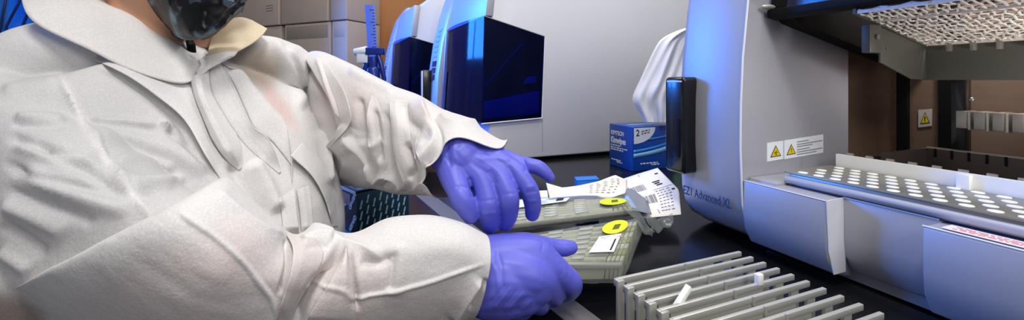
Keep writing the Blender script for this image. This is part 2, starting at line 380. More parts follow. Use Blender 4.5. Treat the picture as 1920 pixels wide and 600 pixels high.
# ================================================================ closed instruments (farther row)
def closed_instrument(label):
    t = thing('bench_instrument', label, 'instrument', (0.9, 1.65, 0), 0, 'closed extraction instruments at the back')
    Y0, Y1 = 1.395, 1.93
    # grey body: loft along Y of the side profile, front leaning
    def prof(xb, xm, xt):
        return [(xb+0.06, 0.012), (xb+0.012, 0.05), (xm, 0.15), (xm+0.003, 0.30), (xt-0.003, 0.50), (xt+0.02, 0.68), (xt+0.10, 0.755), (1.36, 0.755), (1.42, 0.70), (1.42, 0.012)]
    rings = []
    for y, xb, xm, xt in ((Y0, 0.475, 0.485, 0.495), (1.77, 0.425, 0.435, 0.47), (Y1, 0.385, 0.395, 0.455)):
        rings.append([Vector((x, y, z)) for x, z in prof(xb, xm, xt)])
    MB().loft(rings).build('body', M['side'], t, bevel=0.006, seg=3)
    # left column skin, blue-lit painted front
    ring = []
    zz = [0.03, 0.10, 0.18, 0.32, 0.46, 0.58, 0.67, 0.74]
    xf = [0.400, 0.378, 0.368, 0.376, 0.396, 0.424, 0.452, 0.50]
    col = MB()
    rr = []
    for z, x in zip(zz, xf):
        rr.append([Vector((x, Y1+0.012, z)), Vector((x+0.002, 1.80, z)), Vector((x+0.010, 1.772, z)), Vector((x+0.06, 1.772, z)), Vector((x+0.06, Y1+0.012, z))])
    col.loft(rr).build('front_column', M['silver'], t, bevel=0.003)
    # painted brow above the door, following the front
    A = [Vector((0.470, Y0-0.004, 0.527)), Vector((0.425, 1.766, 0.510)), Vector((0.462, 1.766, 0.69)), Vector((0.487, Y0-0.004, 0.69))]
    MB().slab(A, (1, 0.1, 0), 0.03).build('door_brow', M['silver'], t, bevel=0.002)
    # inner dark panels behind the tinted door
    S = [(0.468, 0.524), (0.70, 0.4616), (0.687, 0.159), (0.462, 0.147)]
    MB().slab([Vector((x, Y0-0.002, z)) for x, z in S], (0, 1, 0), 0.004).build('inner_panel', M['matte_black'], t)
    fl = [Vector((0.459, Y0+0.002, 0.147)), Vector((0.400, 1.766, 0.165)), Vector((0.424, 1.766, 0.510)), Vector((0.466, Y0+0.002, 0.524))]
    MB().slab([p + Vector((0.010, 0.003, 0)) for p in fl], (1, 0.13, 0), 0.004).build('inner_panel', M['matte_black'], t)
    p, q = onY(910, 160, Y0-0.006), onY(981, 80, Y0-0.006)
    dq = (q-p).normalized()
    MB().obox((p+q)/2, dq*(q-p).length/2, Vector((0, 0.0012, 0)), dq.cross(Vector((0, 1, 0)))*0.0022).build('diagonal_reflection', M['reflection_grey'], t)  # pale bar standing in for a reflection in the door
    # blue slabs behind the door, its blue reflections put in as colour
    a_, b_ = onY(905, 222, Y0-0.006), onY(1012, 175, Y0-0.006)
    MB().slab([Vector((a_.x+0.006, Y0-0.007, 0.165)), Vector((b_.x-0.004, Y0-0.007, 0.175)), Vector((b_.x-0.004, Y0-0.007, 0.262)), Vector((a_.x+0.07, Y0-0.007, 0.235)), Vector((a_.x+0.006, Y0-0.007, 0.225))], (0, 1, 0), 0.003).build('door_reflection', M['reflection_blue'], t, bevel=0.001)
    MB().slab([Vector((b_.x-0.07, Y0-0.007, 0.285)), Vector((b_.x-0.015, Y0-0.007, 0.290)), Vector((b_.x-0.015, Y0-0.007, 0.315)), Vector((b_.x-0.05, Y0-0.007, 0.312))], (0, 1, 0), 0.003).build('door_reflection', M['reflection_pale'], t, bevel=0.001)
    # tinted wraparound door
    dm = MB()
    S2 = [Vector((x, Y0-0.012, z)) for x, z in S]
    f2 = [Vector((0.452, Y0-0.012, 0.147)), Vector((0.396, 1.766, 0.165)), Vector((0.418, 1.766, 0.510)), Vector((0.462, Y0-0.012, 0.524))]
    S2[0] = f2[3]; S2[3] = f2[0]
    dm.slab(S2, (0, 1, 0), 0.003); 
    cg = []
    for a_ in range(13):
        v_ = a_/12; row = []
        for b__ in range(25):
            u_ = b__/24
            p_ = (f2[0]*(1-u_)+f2[1]*u_)*(1-v_) + (f2[3]*(1-u_)+f2[2]*u_)*v_
            row.append(p_ + Vector((-0.99, -0.14, 0))*0.024*4*u_*(1-u_))
        cg.append(row)
    dm.grid(cg)
    dm.build('tinted_door', M['tint'], t)
    # white trims
    def bar(a, b, r): return MB().tube([a, b], r, 8)
    bar(f2[1] + Vector((0.003, -0.006, -0.06)), f2[2] + Vector((0.003, -0.006, 0)), 0.006).build('door_trim', M['trim_white'], t)
    bar(S2[1], S2[2], 0.0022).build('door_trim', M['trim_white'], t)
    bar(S2[2], S2[3], 0.0022).build('door_trim', M['trim_white'], t)
    bar(S2[0], S2[1], 0.0018).build('door_trim', M['silver_dark'], t)
    # display and keys on the column
    k = MB(); 
    for r_ in range(6):
        z = 0.40 + r_*0.023
        x = float(np.interp(z, zz, xf)) - 0.0012
        for c in range(2):
            k.box((x, 1.815+c*0.035, z), (x+0.004, 1.842+c*0.035, z+0.015))
    k.build('keypad', M['key'], t, bevel=0.0008)
    x = float(np.interp(0.36, zz, xf)); xh = float(np.interp(0.39, zz, xf))
    dpm = MB()
    for z in (0.30, 0.33, 0.36):
        x = float(np.interp(z, zz, xf)); x2 = float(np.interp(z+0.024, zz, xf))
        dpm.hexa([(x-0.0015, 1.812, z), (x+0.004, 1.812, z), (x+0.004, 1.885, z), (x-0.0015, 1.885, z)], [(x2-0.0015, 1.812, z+0.024), (x2+0.004, 1.812, z+0.024), (x2+0.004, 1.885, z+0.024), (x2-0.0015, 1.885, z+0.024)])
    dpm.build('display', M['display'], t)
    cr = MB().box((0.335, 1.875, 0.15), (0.385, 1.935, 0.345))
    cr.build('card_reader', M['black'], t, bevel=0.006, seg=3)
    MB().box((0.331, 1.862, 0.17), (0.336, 1.876, 0.34)).build('card_slot', M['trim_white'], t, bevel=0.0015)
    xs_ = onY(1017, 235, Y0).x
    MB().box((xs_-0.0007, Y0-0.0012, 0.03), (xs_+0.0007, Y0+0.002, 0.155)).build('panel_seam', M['silver_dark'], t)
    for fx in (0.56, 1.3):
        for fy in (1.44, 1.88): MB().disc((fx, fy, 0), (0, 0, 1), 0.018, 0.014).build('rubber_foot', M['matte_black'], t)
    return t
M['reflection_blue'] = mat('blue_reflection', (40, 70, 230), 0.4)
M['reflection_pale'] = mat('pale_blue_reflection', (120, 170, 250), 0.4)
M['reflection_grey'] = mat('violet_grey_reflection', (150, 150, 210), 0.35, 0.2)
inst = closed_instrument('large grey closed instrument with dark tinted door, directly behind the tissue box')
inst2 = copy_tree(inst)
inst2.location = Vector(inst.location) + Vector((-0.135, 0.80, 0.0))
inst2['label'] = 'smaller looking grey closed instrument farther back, beside the orange wood cabinet'
M['door_blue'] = mat('dark_blue_door', (10, 18, 62), 0.35, coat=0.1)
M['wire'] = mat('bright_wire', (240, 232, 222), 0.4, 0.15)
M['lattice_back'] = mat('dark_lattice_backing', (52, 44, 42), 0.6)
M['trough'] = mat('dark_steel', (96, 88, 82), 0.35, 0.6)
M['label_grey'] = mat('greyed_label', (196, 190, 186), 0.6)
M['strip_white'] = mat('white_strip', (238, 226, 228), 0.5)
M['tray'] = mat('tray_steel', (150, 149, 140), 0.38, 0.5, 0.05, 60)
M['white_glow'] = mat('white_well', (246, 246, 242), 0.5)
M['key_green'] = mat('pale_green_print', (150, 204, 184), 0.45)
M['pinkish'] = mat('pink_grey_print', (176, 150, 156), 0.5)
M['mailer'] = mat('grey_mailer_film', (128, 134, 142), 0.25, 0, 0.1, 30, 0.4, 40)
M['bright_blue'] = mat('bright_blue_card', (20, 116, 210), 0.35)

M['tray_dark'] = mat('dark_tray_base', (52, 54, 44), 0.5)
# ================================================================ open instrument (right foreground)
op = thing('open_bench_instrument', 'silver grey bench instrument with raised door at the right, its work deck open', 'instrument', (0.95, 0.40, 0))
CY0, CY1 = 0.513, 0.662           # the column, near and far
ZB = 0.127
# column: front profile lofted along Y
cz = [0.004, 0.012, 0.030, 0.055, 0.085, 0.12, 0.18, 0.26, 0.34, 0.44, 0.54, 0.60, 0.63]
cxf = [0.730, 0.700, 0.668, 0.650, 0.642, 0.640, 0.637, 0.638, 0.643, 0.656, 0.675, 0.70, 0.75]
def colring(y, dx=0.0):
    return [Vector((x+dx, y, z)) for x, z in zip(cxf, cz)] + [Vector((0.935, y, 0.63)), Vector((0.935, y, 0.004))]
MB().loft([colring(CY0), colring(CY0+0.004, -0.0015), colring(CY1-0.02, -0.001), colring(CY1-0.006, 0.004), colring(CY1, 0.016)]).build('front_column', M['silver'], op, smooth=50)
# bright edge bead along the column's near edge
MB().tube([Vector((x-0.0012, CY0+0.0005, z)) for x, z in zip(cxf[2:12], cz[2:12])], 0.0018, 8).build('edge_bead', M['trim_white'], op)
# lower housing in three steps
NY = 0.10
def lower(y0, y1, xf, name, ztop=ZB, tuck=0.02):
    prof = [(xf+0.05+tuck, 0.004), (xf+0.012+tuck*0.3, 0.020), (xf+0.003, 0.045), (xf, 0.07), (xf, ztop), (xf+0.10, ztop), (xf+0.10, 0.004)]
    return MB().loft([[Vector((x, y, z)) for x, z in prof] for y in (y0, y1)]).build(name, M['silver'], op, bevel=0.0025, seg=2, smooth=50)
lower(0.379, CY0-0.001, 0.640, 'lower_housing')
lower(0.270, 0.379, 0.677, 'recessed_panel', ZB+0.001)
lower(NY, 0.273, 0.640, 'front_drawer', ZB-0.001)
# pale facet of the step
f0 = [Vector((0.6385, 0.3785, ZB+0.0008)), Vector((0.680, 0.3785, ZB+0.0018)), Vector((0.682, 0.3785, 0.02)), Vector((0.655, 0.3785, 0.02)), Vector((0.643, 0.3785, 0.055))]
MB().slab(f0, (0, -1, 0), 0.0012).build('step_facet', M['trim_white'], op)
# deck around the tray, base, back, top, sides
MB().box((0.70, NY, 0.004), (1.16, CY0, 0.122)).build('base_block', M['silver_dark'], op)
MB().box((0.655, CY0-0.05, ZB-0.004), (0.80, CY0-0.001, ZB+0.004)).build('deck_ledge', M['silver'], op, bevel=0.0015)
MB().box((1.16, NY, 0.004), (1.20, CY1, 0.63)).build('rear_panel', M['silver_dark'], op)
MB().box((0.935, 0.585, 0.122), (1.16, CY1, 0.63)).build('side_panel', M['silver_dark'], op)
MB().box((0.75, NY, 0.60), (1.20, CY0, 0.63)).build('top_panel', M['silver'], op, bevel=0.004)
MB().box((0.80, NY-0.02, 0.004), (1.20, NY, 0.63)).build('side_panel', M['side'], op, bevel=0.003)
# liner of the chamber
MB().box((1.14, NY, 0.122), (1.158, 0.583, 0.60)).build('chamber_back', M['brown_steel'], op)
MB().box((0.936, 0.568, 0.122), (1.14, 0.584, 0.60)).build('chamber_side', M['brown_steel'], op)
MB().box((0.936, NY, 0.118), (1.14, 0.568, 0.125)).build('chamber_floor', M['matte_black'], op)
for (xa, xb) in ((1686, 1706), (1764, 1800)):
    a = onX(xa, 200, 1.139); b = onX(xb, 200, 1.139)
    MB().box((1.128, b.y, 0.125), (1.139, a.y, 0.60)).build('guide_rail', M['matte_black'], op)
# door, swung up: tinted panel overhead and its black frame
d0 = onY(1452, 30, CY0-0.004); d1 = onY(1597, 93, CY0-0.004)
top0 = d0 + Vector((-0.02, 0, 0.05)); 
arm = [d0 + Vector((-0.012, 0, 0.004)), d0 + Vector((0.02, 0, -0.014)), d1 + Vector((0.0, 0, -0.006)), d1 + Vector((0.20, 0, -0.05)), d1 + Vector((0.20, 0, 0.16)), d0 + Vector((0.0, 0, 0.10))]
MB().slab(arm, (0, -1, 0), 0.03).build('door_arm', M['matte_black'], op, bevel=0.002)
zd = 0.415
MB().hexa([(0.70, NY, zd+0.004), (0.76, NY, zd+0.000), (0.76, CY0-0.034, zd+0.000), (0.70, CY0-0.034, zd+0.004)],
          [(0.72, NY, zd+0.10), (0.76, NY, zd+0.10), (0.76, CY0-0.034, zd+0.10), (0.72, CY0-0.034, zd+0.10)]).build('door_edge', M['door_blue'], op, bevel=0.003)
MB().hexa([(0.692, NY, zd-0.006), (0.715, NY, zd-0.010), (0.715, CY0-0.006, zd-0.010), (0.692, CY0-0.006, zd-0.006)],
          [(0.692, NY, zd+0.008), (0.715, NY, zd+0.008), (0.715, CY0-0.006, zd+0.008), (0.692, CY0-0.006, zd+0.008)]).build('door_lip', M['matte_black'], op, bevel=0.002)
# bright fitting at the hinge
p = onY(1441, 13, CY0-0.01)
MB().ball(p, 0.016, 0.006, 0.0045, 10).build('hinge_cap', M['alu'], op)
# lattice panel overhead: crossing wires with bright rails
g = MB(); gx0, gx1 = 0.702, 0.955; gy0, gy1 = NY+0.005, 0.405
def gyl(x): return 0.372 + (x-0.70)*0.028/0.25
def gz(x): return 0.402 + (x-0.70)*(0.365-0.402)/0.25
n1 = 24
for i in range(n1+1):
    x = gx0 + (gx1-gx0)*i/n1
    pts = []
    for j in range(31):
        y = gy0 + (gyl(x)-gy0)*j/30
        pts.append(Vector((x + 0.0022*math.sin(j*2.6+i*math.pi), y, gz(x) + 0.0022*math.sin(j*1.7+i*2.1))))
    g.tube(pts, 0.0015, 5)
for j in range(31):
    y = gy0 + (gy1-gy0)*j/30
    g.tube([Vector((gx0+(gx1-gx0)*i/20, gy0 + (gyl(gx0+(gx1-gx0)*i/20)-gy0)*j/30 + 0.002*math.sin(i*2.4+j), gz(gx0+(gx1-gx0)*i/20) - 0.0015 + 0.002*math.sin(i*2.9+j*1.7))) for i in range(21)], 0.0014, 5)
g.build('wire_lattice', M['wire'], op)
MB().box((gx0+0.03, gy0, 0.425), (gx1+0.02, 0.372, 0.435)).build('lattice_backing', M['lattice_back'], op)
for x in (gx0, gx0+0.06, gx1):
    MB().obox((x, (gy0+gyl(x))/2, gz(x)-0.002), (0.0018, 0, 0), (0, (gyl(x)-gy0)/2, 0), (0, 0, 0.0022)).build('lattice_rail', M['wire'], op)
for k in range(10):
    y = 0.372 - k*0.0295
    if y < gy0: break
    MB().box((gx1-0.003, y-0.0035, gz(gx1)-0.016), (gx1+0.004, y+0.0035, gz(gx1))).build('peg', M['alu_plain'], op, bevel=0.001)
# bent bracket sheet carrying the lattice
def yb_(x): return gyl(x) + 0.004
br = [Vector((x, yb_(x), z)) for x, z in ((0.785, gz(0.785)-0.006), (0.785, 0.328), (0.90, 0.302), (0.968, 0.300), (0.968, gz(0.96)-0.004))]
MB().slab(br, (0, 1, 0), 0.003).build('bracket', M['bracket'], op, bevel=0.0008)
MB().slab([Vector((x, yb_(x)-0.002, z)) for x, z in ((0.700, gz(0.70)-0.004), (0.968, gz(0.96)-0.006), (0.968, gz(0.96)+0.001), (0.700, gz(0.70)+0.003))], (0, 1, 0), 0.004).build('bracket_edge', M['bracket'], op)
MB().box((0.965, gy0, 0.300), (0.968, yb_(0.968)+0.003, gz(0.96)-0.002)).build('bracket', M['bracket'], op)
MB().box((0.748, yb_(0.76)-0.002, 0.342), (0.779, yb_(0.76)+0.010, 0.386)).build('bracket_ear', M['bracket'], op, bevel=0.002)
MB().disc((0.764, yb_(0.76)-0.002, 0.366), (0, -1, 0), 0.004, 0.003).build('screw', M['steel'], op)
MB().disc((0.805, yb_(0.805), 0.350), (0, -1, 0), 0.0018, 0.0015).build('screw', M['steel'], op)
# black post and metal blocks
pa = onX(1790, 150, 0.985); pb = onX(1816, 150, 0.985)
MB().box((0.972, pb.y, 0.125), (0.995, pa.y, 0.375)).build('post', M['black'], op, bevel=0.0015)
q = onX(1822, 187, 0.972); MB().ball(q, 0.0042, n=10).build('screw', M['steel'], op)
MB().box((1.0, NY, 0.222), (1.012, 0.375, 0.236)).build('block_rail', M['steel'], op)
for k in range(9):
    y = onX(1803 + 0, 225, 0.965).y - k*0.0213
    if y < NY+0.01: break
    MB().box((0.962, y-0.0062, 0.219), (1.0, y+0.0062, 0.248)).build('heater_block', M['alu_plain'], op, bevel=0.0012)
    MB().box((0.966, y-0.0102, 0.217), (1.0, y-0.0068, 0.247)).build('heater_fin', M['alu'], op, bevel=0.0006)
# steel trough behind the tray, with slots
tx = 0.968; tz = 0.180; ty1 = onX(1737, 275, tx).y
MB().box((tx, NY, 0.125), (tx+0.004, ty1, tz)).build('trough_wall', M['trough'], op)
MB().box((tx-0.13, ty1, 0.125), (tx+0.004, ty1+0.004, tz-0.002)).build('trough_wall', M['trough'], op)
MB().box((tx-0.001, NY, tz-0.0016), (tx+0.006, ty1, tz+0.001)).build('trough_edge', M['alu_plain'], op)
for px in (1754, 1785, 1817, 1851, 1887, 1925):
    y = onX(px, 290, tx).y
    MB().box((tx-0.0012, y-0.0016, tz-0.016), (tx+0.002, y+0.0016, tz-0.001)).build('slot', M['matte_black'], op)
# card reader on the column
MB().box((0.606, 0.612, 0.118), (0.655, 0.664, 0.306)).build('card_reader', M['black'], op, bevel=0.008, seg=4)
MB().box((0.6045, 0.617, 0.296), (0.640, 0.655, 0.2985)).build('reader_seam', M['trim_white'], op)
MB().box((0.6045, 0.622, 0.150), (0.608, 0.628, 0.225)).build('card_slot', M['matte_black'], op)
# stickers on the column's inner face
def sticker(px0, px1, ypx_top, ypx_bot, Y=CY0):
    a = onY(px0, ypx_top[0], Y); b = onY(px1, ypx_top[1], Y); c = onY(px1, ypx_bot[1], Y); d = onY(px0, ypx_bot[0], Y)
    return MB().slab([a, b, c, d], (0, -1, 0), 0.0006).build('warning_label', M['box_white'], op), (a, b, c, d)
def bil(c4, u, v, off=(0, -0.0009, 0)):
    a, b, c, d = c4
    return (a*(1-u)+b*u)*(1-v) + (d*(1-u)+c*u)*v + Vector(off)
def warn_tri(c4, u0, u1, v0, v1, off=(0, -0.0009, 0), n=(0, -1, 0), biohaz=False, parent=None):
    tri = [bil(c4, (u0+u1)/2, v0, off), bil(c4, u1, v1, off), bil(c4, u0, v1, off)]
    c = (tri[0]+tri[1]+tri[2])/3
    MB().slab(tri, n, 0.0002).build('warning_symbol', M['ink'], parent)
    t2 = [c + (p-c)*0.80 + Vector(n)*0.0002 for p in tri]
    MB().slab(t2, n, 0.0002).build('warning_symbol', M['warn'], parent)
    h = (tri[0]-c).length; x = (tri[1]-tri[2]).normalized(); y = (tri[0]-c).normalized()
    if biohaz:
        s = MB()
        for ang in (90, 210, 330):
            o = c + (x*math.cos(R(ang)) + y*math.sin(R(ang)))*h*0.17 + Vector(n)*0.0004
            for k in range(14):
                if k in (0,): continue
                a0 = R(ang) + math.pi*0.15 + (2*math.pi-math.pi*0.3)*k/14; a1 = R(ang) + math.pi*0.15 + (2*math.pi-math.pi*0.3)*(k+1)/14
                s.slab([o+(x*math.cos(a0)+y*math.sin(a0))*h*0.13, o+(x*math.cos(a1)+y*math.sin(a1))*h*0.13, o+(x*math.cos(a1)+y*math.sin(a1))*h*0.20, o+(x*math.cos(a0)+y*math.sin(a0))*h*0.20], n, 0.0002)
        s.build('warning_symbol', M['ink'], parent)
    else:
        s = MB(); o = c + Vector(n)*0.0004
        s.slab([o+x*h*0.07+y*h*0.42, o-x*h*0.07+y*h*0.42, o-x*h*0.04-y*h*0.05, o+x*h*0.04-y*h*0.05], n, 0.0002)
        s.slab([o+x*h*0.06-y*h*0.12, o-x*h*0.06-y*h*0.12, o-x*h*0.06-y*h*0.24, o+x*h*0.06-y*h*0.24], n, 0.0002)
        s.build('warning_symbol', M['ink'], parent)
_, c4 = sticker(1438, 1468, (268, 264), (303, 298)); warn_tri(c4, 0.18, 0.85, 0.18, 0.80, biohaz=True, parent=op)
_, c4 = sticker(1470, 1543, (263.5, 252), (298.5, 286)); warn_tri(c4, 0.05, 0.28, 0.24, 0.80, parent=op)
for k, (w_, v_) in enumerate(((0.30, 0.16), (0.66, 0.30), (0.40, 0.42), (0.32, 0.58), (0.66, 0.71), (0.50, 0.84))):
    a = bil(c4, 0.31, v_); b = bil(c4, 0.31+w_, v_); h = Vector((0, 0, -0.0014))
    MB().slab([a, b, b+h, a+h], (0, -1, 0), 0.0002).build('small_print', M['grey_ink'], op)
Xb = 1.138
c4 = (onX(1722, 206, Xb), onX(1748, 204, Xb), onX(1748, 236, Xb), onX(1722, 239, Xb))
MB().slab(c4, (-1, 0, 0), 0.0008).build('warning_label', M['label_grey'], op)
warn_tri(c4, 0.15, 0.85, 0.16, 0.82, (-0.0010, 0, 0), (-1, 0, 0), parent=op)
# name on the column
o_ = onX(1281, 362, 0.6362); e_ = onX(1366, 390, 0.6362)
lettering('EZ1 Advanced XL', (0.6395-0.0035, o_.y, 0.3-(0.3-o_.z)), (0, -1, 0), (0.0, 0, 1), 0.0235, M['navy'], op, width=(o_.y-e_.y)/0.0235/6.95, bold=0.0003)
# red printed strip lying on the drawer's top
rz = ZB+0.0004
q0 = [onZ(1783, 425, rz), onZ(1810, 419, rz), onZ(1925, 447, rz), onZ(1925, 463, rz)]
rs = MB().slab([Vector((0.648, 0.2595, rz)), Vector((0.672, 0.2595, rz)), Vector((0.672, 0.12, rz)), Vector((0.648, 0.12, rz))], (0, 0, 1), 0.0005).build('printed_strip', M['strip_white'], op)
# long pale bead on the recess top edge
MB().tube([Vector((0.6785, 0.378, ZB+0.0015)), Vector((0.6785, 0.273, ZB+0.0015))], 0.0012, 6).build('edge_bead', M['trim_white'], op)
MB().tube([Vector((0.641, 0.273, ZB-0.0005)), Vector((0.641, NY, ZB-0.0005))], 0.0010, 6).build('edge_bead', M['trim_white'], op)
MB().tube([Vector((0.6405, CY0-0.002, ZB)), Vector((0.6405, 0.380, ZB))], 0.0008, 6).build('edge_bead', M['trim_white'], op)

# ---------------------------------------------------------------- tray of wells on the deck
TZ = 0.150; TX0, TX1 = 0.677, 0.797; TY0, TY1 = 0.115, 0.466
tr = thing('well_tray', 'steel tray of round white wells lying on the open deck', 'tray', ((TX0+TX1)/2, (TY0+TY1)/2, ZB))
MB().box((TX0, TY0, TZ-0.003), (TX1, TY1, TZ)).build('tray_plate', M['tray'], tr, bevel=0.0008)
MB().box((TX0+0.004, TY0+0.003, ZB+0.001), (TX1-0.002, TY1-0.006, TZ-0.003)).build('tray_body', M['steel'], tr, bevel=0.002)
MB().tube([Vector((TX0+0.002, TY1-0.003, TZ-0.013)), Vector((TX0+0.002, TY0, TZ-0.013))], 0.0062, 10).build('tray_lip', M['silver'], tr)
MB().box((TX0-0.002, TY1-0.012, ZB+0.0045), (TX0+0.010, TY1-0.004, ZB+0.014)).build('tray_latch', M['white'], tr, bevel=0.001)
nrow = 5
for i in range(14):
    for j in range(nrow):
        x = TX0 + 0.014 + j*0.0235; y = TY1 - 0.022 - i*0.0238 - (0.0119 if j % 2 else 0)
        if y < TY0+0.01: continue
        MB().disc((x, y, TZ-0.0005), (0, 0, 1), 0.0072, 0.0012, 20, 0.0066).build('well', M['white_glow'], tr)
# white raised rail behind it
rail = thing('deck_rail', 'long white raised rail behind the tray of wells on the deck', 'rail', (0.803, 0.3, ZB))
MB().box((0.799, 0.115, ZB+0.002), (0.806, 0.458, 0.171)).build('rail_wall', M['white'], rail, bevel=0.001)
yk = onX(1805, 330, 0.799).y
MB().box((0.790, yk-0.010, ZB+0.002), (0.812, yk+0.004, 0.170)).build('rail_block', M['white'], rail, bevel=0.001)
for k in range(12):
    y = 0.44 - k*0.028
    MB().tube([Vector((0.806, y-0.006, 0.1725)), Vector((0.806, y+0.004, 0.1725))], 0.0022, 8).build('rail_clip', M['alu_plain'], rail)

# ---------------------------------------------------------------- rack of long rails in front
rk = thing('cartridge_rack', 'aluminium rack of long parallel rails on the bench in front of the open instrument', 'rack', (0.38, 0.28, 0))
RZ = 0.080; RX0, RX1 = 0.283, 0.474; S = 0.0168
MB().box((RX0+0.004, 0.130, 0.0), (RX1-0.02, 0.388, 0.007)).build('base_plate', M['alu'], rk, bevel=0.001)
for k in range(15):
    y = 0.383 - k*S
    b = MB()
    b.box((RX0, y-0.0022, RZ-0.006), (RX1, y+0.0022, RZ))                       # top bar
    b.build('rail', M['alu'], rk, bevel=0.0006)
    if k == 0:
        pass
    MB().box((RX0+0.012, y-0.0016, RZ-0.030), (RX1-0.048 - 0.003*(k % 3), y+0.0014, RZ-0.006)).build('rail_web', M['alu'], rk)
    MB().box((RX0-0.003, y-0.0062, 0.007), (RX0+0.006, y-0.0022, RZ-0.0005)).box((RX0-0.003, y-0.0022, RZ-0.008), (RX0+0.004, y+0.0024, RZ-0.0005)).build('end_post', M['alu'], rk, bevel=0.0005)
    MB().box((RX1-0.030, y-0.0016, 0.007), (RX1-0.018, y+0.0016, RZ-0.005)).build('rear_post', M['alu'], rk)
    xp = RX0 + 0.095 + 0.006*(k % 2)
    MB().box((xp, y-0.0040, RZ-0.0075), (xp+0.0028, y-0.0020, RZ+0.0012)).build('stop_peg', M['alu'], rk)
    MB().box((RX0, y-0.0062, 0.020), (RX1-0.03, y-0.0030, 0.026)).build('lower_rail', M['alu'], rk)
# tilted flat clip and a small knob resting in the rack
y = 0.383 - 4*S + 0.004
MB().obox((RX0+0.030, y, RZ+0.001), (0.013, 0.002, 0.010), (0.0, 0.0032, 0), (0.0014, 0, -0.0018)).build('lever', M['white'], rk, bevel=0.0005)
y = 0.383 - 4*S
MB().box((RX0+0.132, y-0.003, RZ-0.002), (RX0+0.140, y+0.003, RZ+0.010)).build('knob', M['white'], rk, bevel=0.001)
# ================================================================ things on the bench
def dashes(p0, xdir, ydir, lines, material, parent, name='small_print', h=0.0016, nrm=None, seed=3):
    """rows of unreadable print: lines = [(x, y, length)] in metres on the surface"""
    rnd = random.Random(seed); x = Vector(xdir).normalized(); y = Vector(ydir).normalized(); n = Vector(nrm).normalized() if nrm is not None else x.cross(y)
    s = MB()
    for (a, b, ln) in lines:
        c = a
        while c < a + ln:
            wd = rnd.uniform(1.2, 4.0) * h
            q = Vector(p0) + x*c + y*b + n*0.0003
            s.slab([q, q+x*wd, q+x*wd+y*h, q+y*h], n, 0.00015)
            c += wd + h*0.8
    return s.build(name, material, parent, smooth=0)

# red print on the drawer strip
dashes((0.650, 0.252, ZB+0.0006), (0, -1, 0), (1, 0, 0), [(0, 0.0035, 0.13), (0.004, 0.0085, 0.12), (0.0, 0.0140, 0.13)], M['red_ink'], op, h=0.0022)

# ---------------------------------------------------------------- tissue box
BX0, BX1, BY0, BY1, BH = 0.881, 1.047, 1.108, 1.236, 0.146
tb = thing('tissue_box', 'blue printed wiper box with a tall white tissue, behind the papers', 'tissue box', ((BX0+BX1)/2, (BY0+BY1)/2, 0))
MB().box((BX0, BY0, 0), (BX1, BY1, BH)).build('carton_body', M['box_blue'], tb, bevel=0.0025, seg=3)
yf = BY0-0.0006; xf_ = BX0-0.0006
def band(zs0, zs1, zt0, zt1, m, name='printed_band', off=0.0):
    s = MB(); N = 14; t = []; b = []
    for i in range(N+1):
        u = i/N; x = BX0+0.003 + (BX1-BX0-0.006)*u
        wv = 0.004*math.sin(u*3.1)
        b.append(Vector((x, yf-off, zs0+(zs1-zs0)*u - wv))); t.append(Vector((x, yf-off, zt0+(zt1-zt0)*u - wv)))
    s.grid([b, t]); return s.build(name, m, tb, solid=0.0004)
M['box_mid'] = mat('mid_blue_print', (48, 128, 208), 0.35, coat=0.3)
band(0.022+0.022, 0.044+0.018, 0.058, 0.082, M['box_light'])
band(0.058, 0.082, 0.070, 0.094, M['box_mid'], off=0.0001)
band(0.098, 0.108, 0.106, 0.117, M['box_mid'], off=0.0001)
# white corner flash with the ply number
s = MB(); c = [Vector((BX0+0.004, yf-0.0003, BH-0.004))]
for i in range(11):
    a = -math.pi/2 + math.pi/2*i/10
    c.append(Vector((BX0+0.004+0.088*math.cos(a)*1.0, yf-0.0003, BH-0.004+0.052*math.sin(a))))
s.slab(c, (0, -1, 0), 0.0003).build('corner_flash', M['box_white'], tb)
lettering('2', (BX0+0.012, yf-0.0008, BH-0.030), (1, 0, 0), (0, 0, 1), 0.030, M['ink'], tb, bold=0.0004)
dashes((BX0+0.034, yf-0.0008, BH-0.026), (1, 0, 0.15), (0, 0, 1), [(0, 0, 0.026), (0.0, 0.008, 0.032)], M['grey_ink'], tb, h=0.004)
dashes((BX0+0.03, yf-0.0005, 0.016), (1, 0, 0), (0, 0, 1), [(0, 0.006, 0.07), (0.045, 0.0, 0.03)], M['box_white'], tb, h=0.004)
lettering('KIMTECH', (xf_, BY1-0.010, BH-0.036), (0, -1, 0), (0, 0, 1), 0.020, M['box_white'], tb, bold=0.0007, width=0.85)
lettering('Kimwipes', (xf_, BY1-0.010, BH-0.064), (0, -1, 0), (0, 0, 1), 0.029, M['box_white'], tb, bold=0.0012, width=0.72)
dashes((xf_, BY1-0.010, BH-0.092), (0, -1, 0), (0, 0, 1), [(0, 0.018, 0.05), (0, 0.010, 0.078), (0, 0.003, 0.07)], M['box_white'], tb, h=0.0042)
dashes((xf_, BY1-0.014, 0.016), (0, -1, 0), (0, 0, 1), [(0, 0.006, 0.044), (0.03, 0.0, 0.026)], M['box_white'], tb, h=0.0042)
MB().box((BX0+0.03, BY0+0.045, BH-0.0004), (BX1-0.02, BY0+0.075, BH+0.0006)).build('slot_film', M['box_light'], tb)
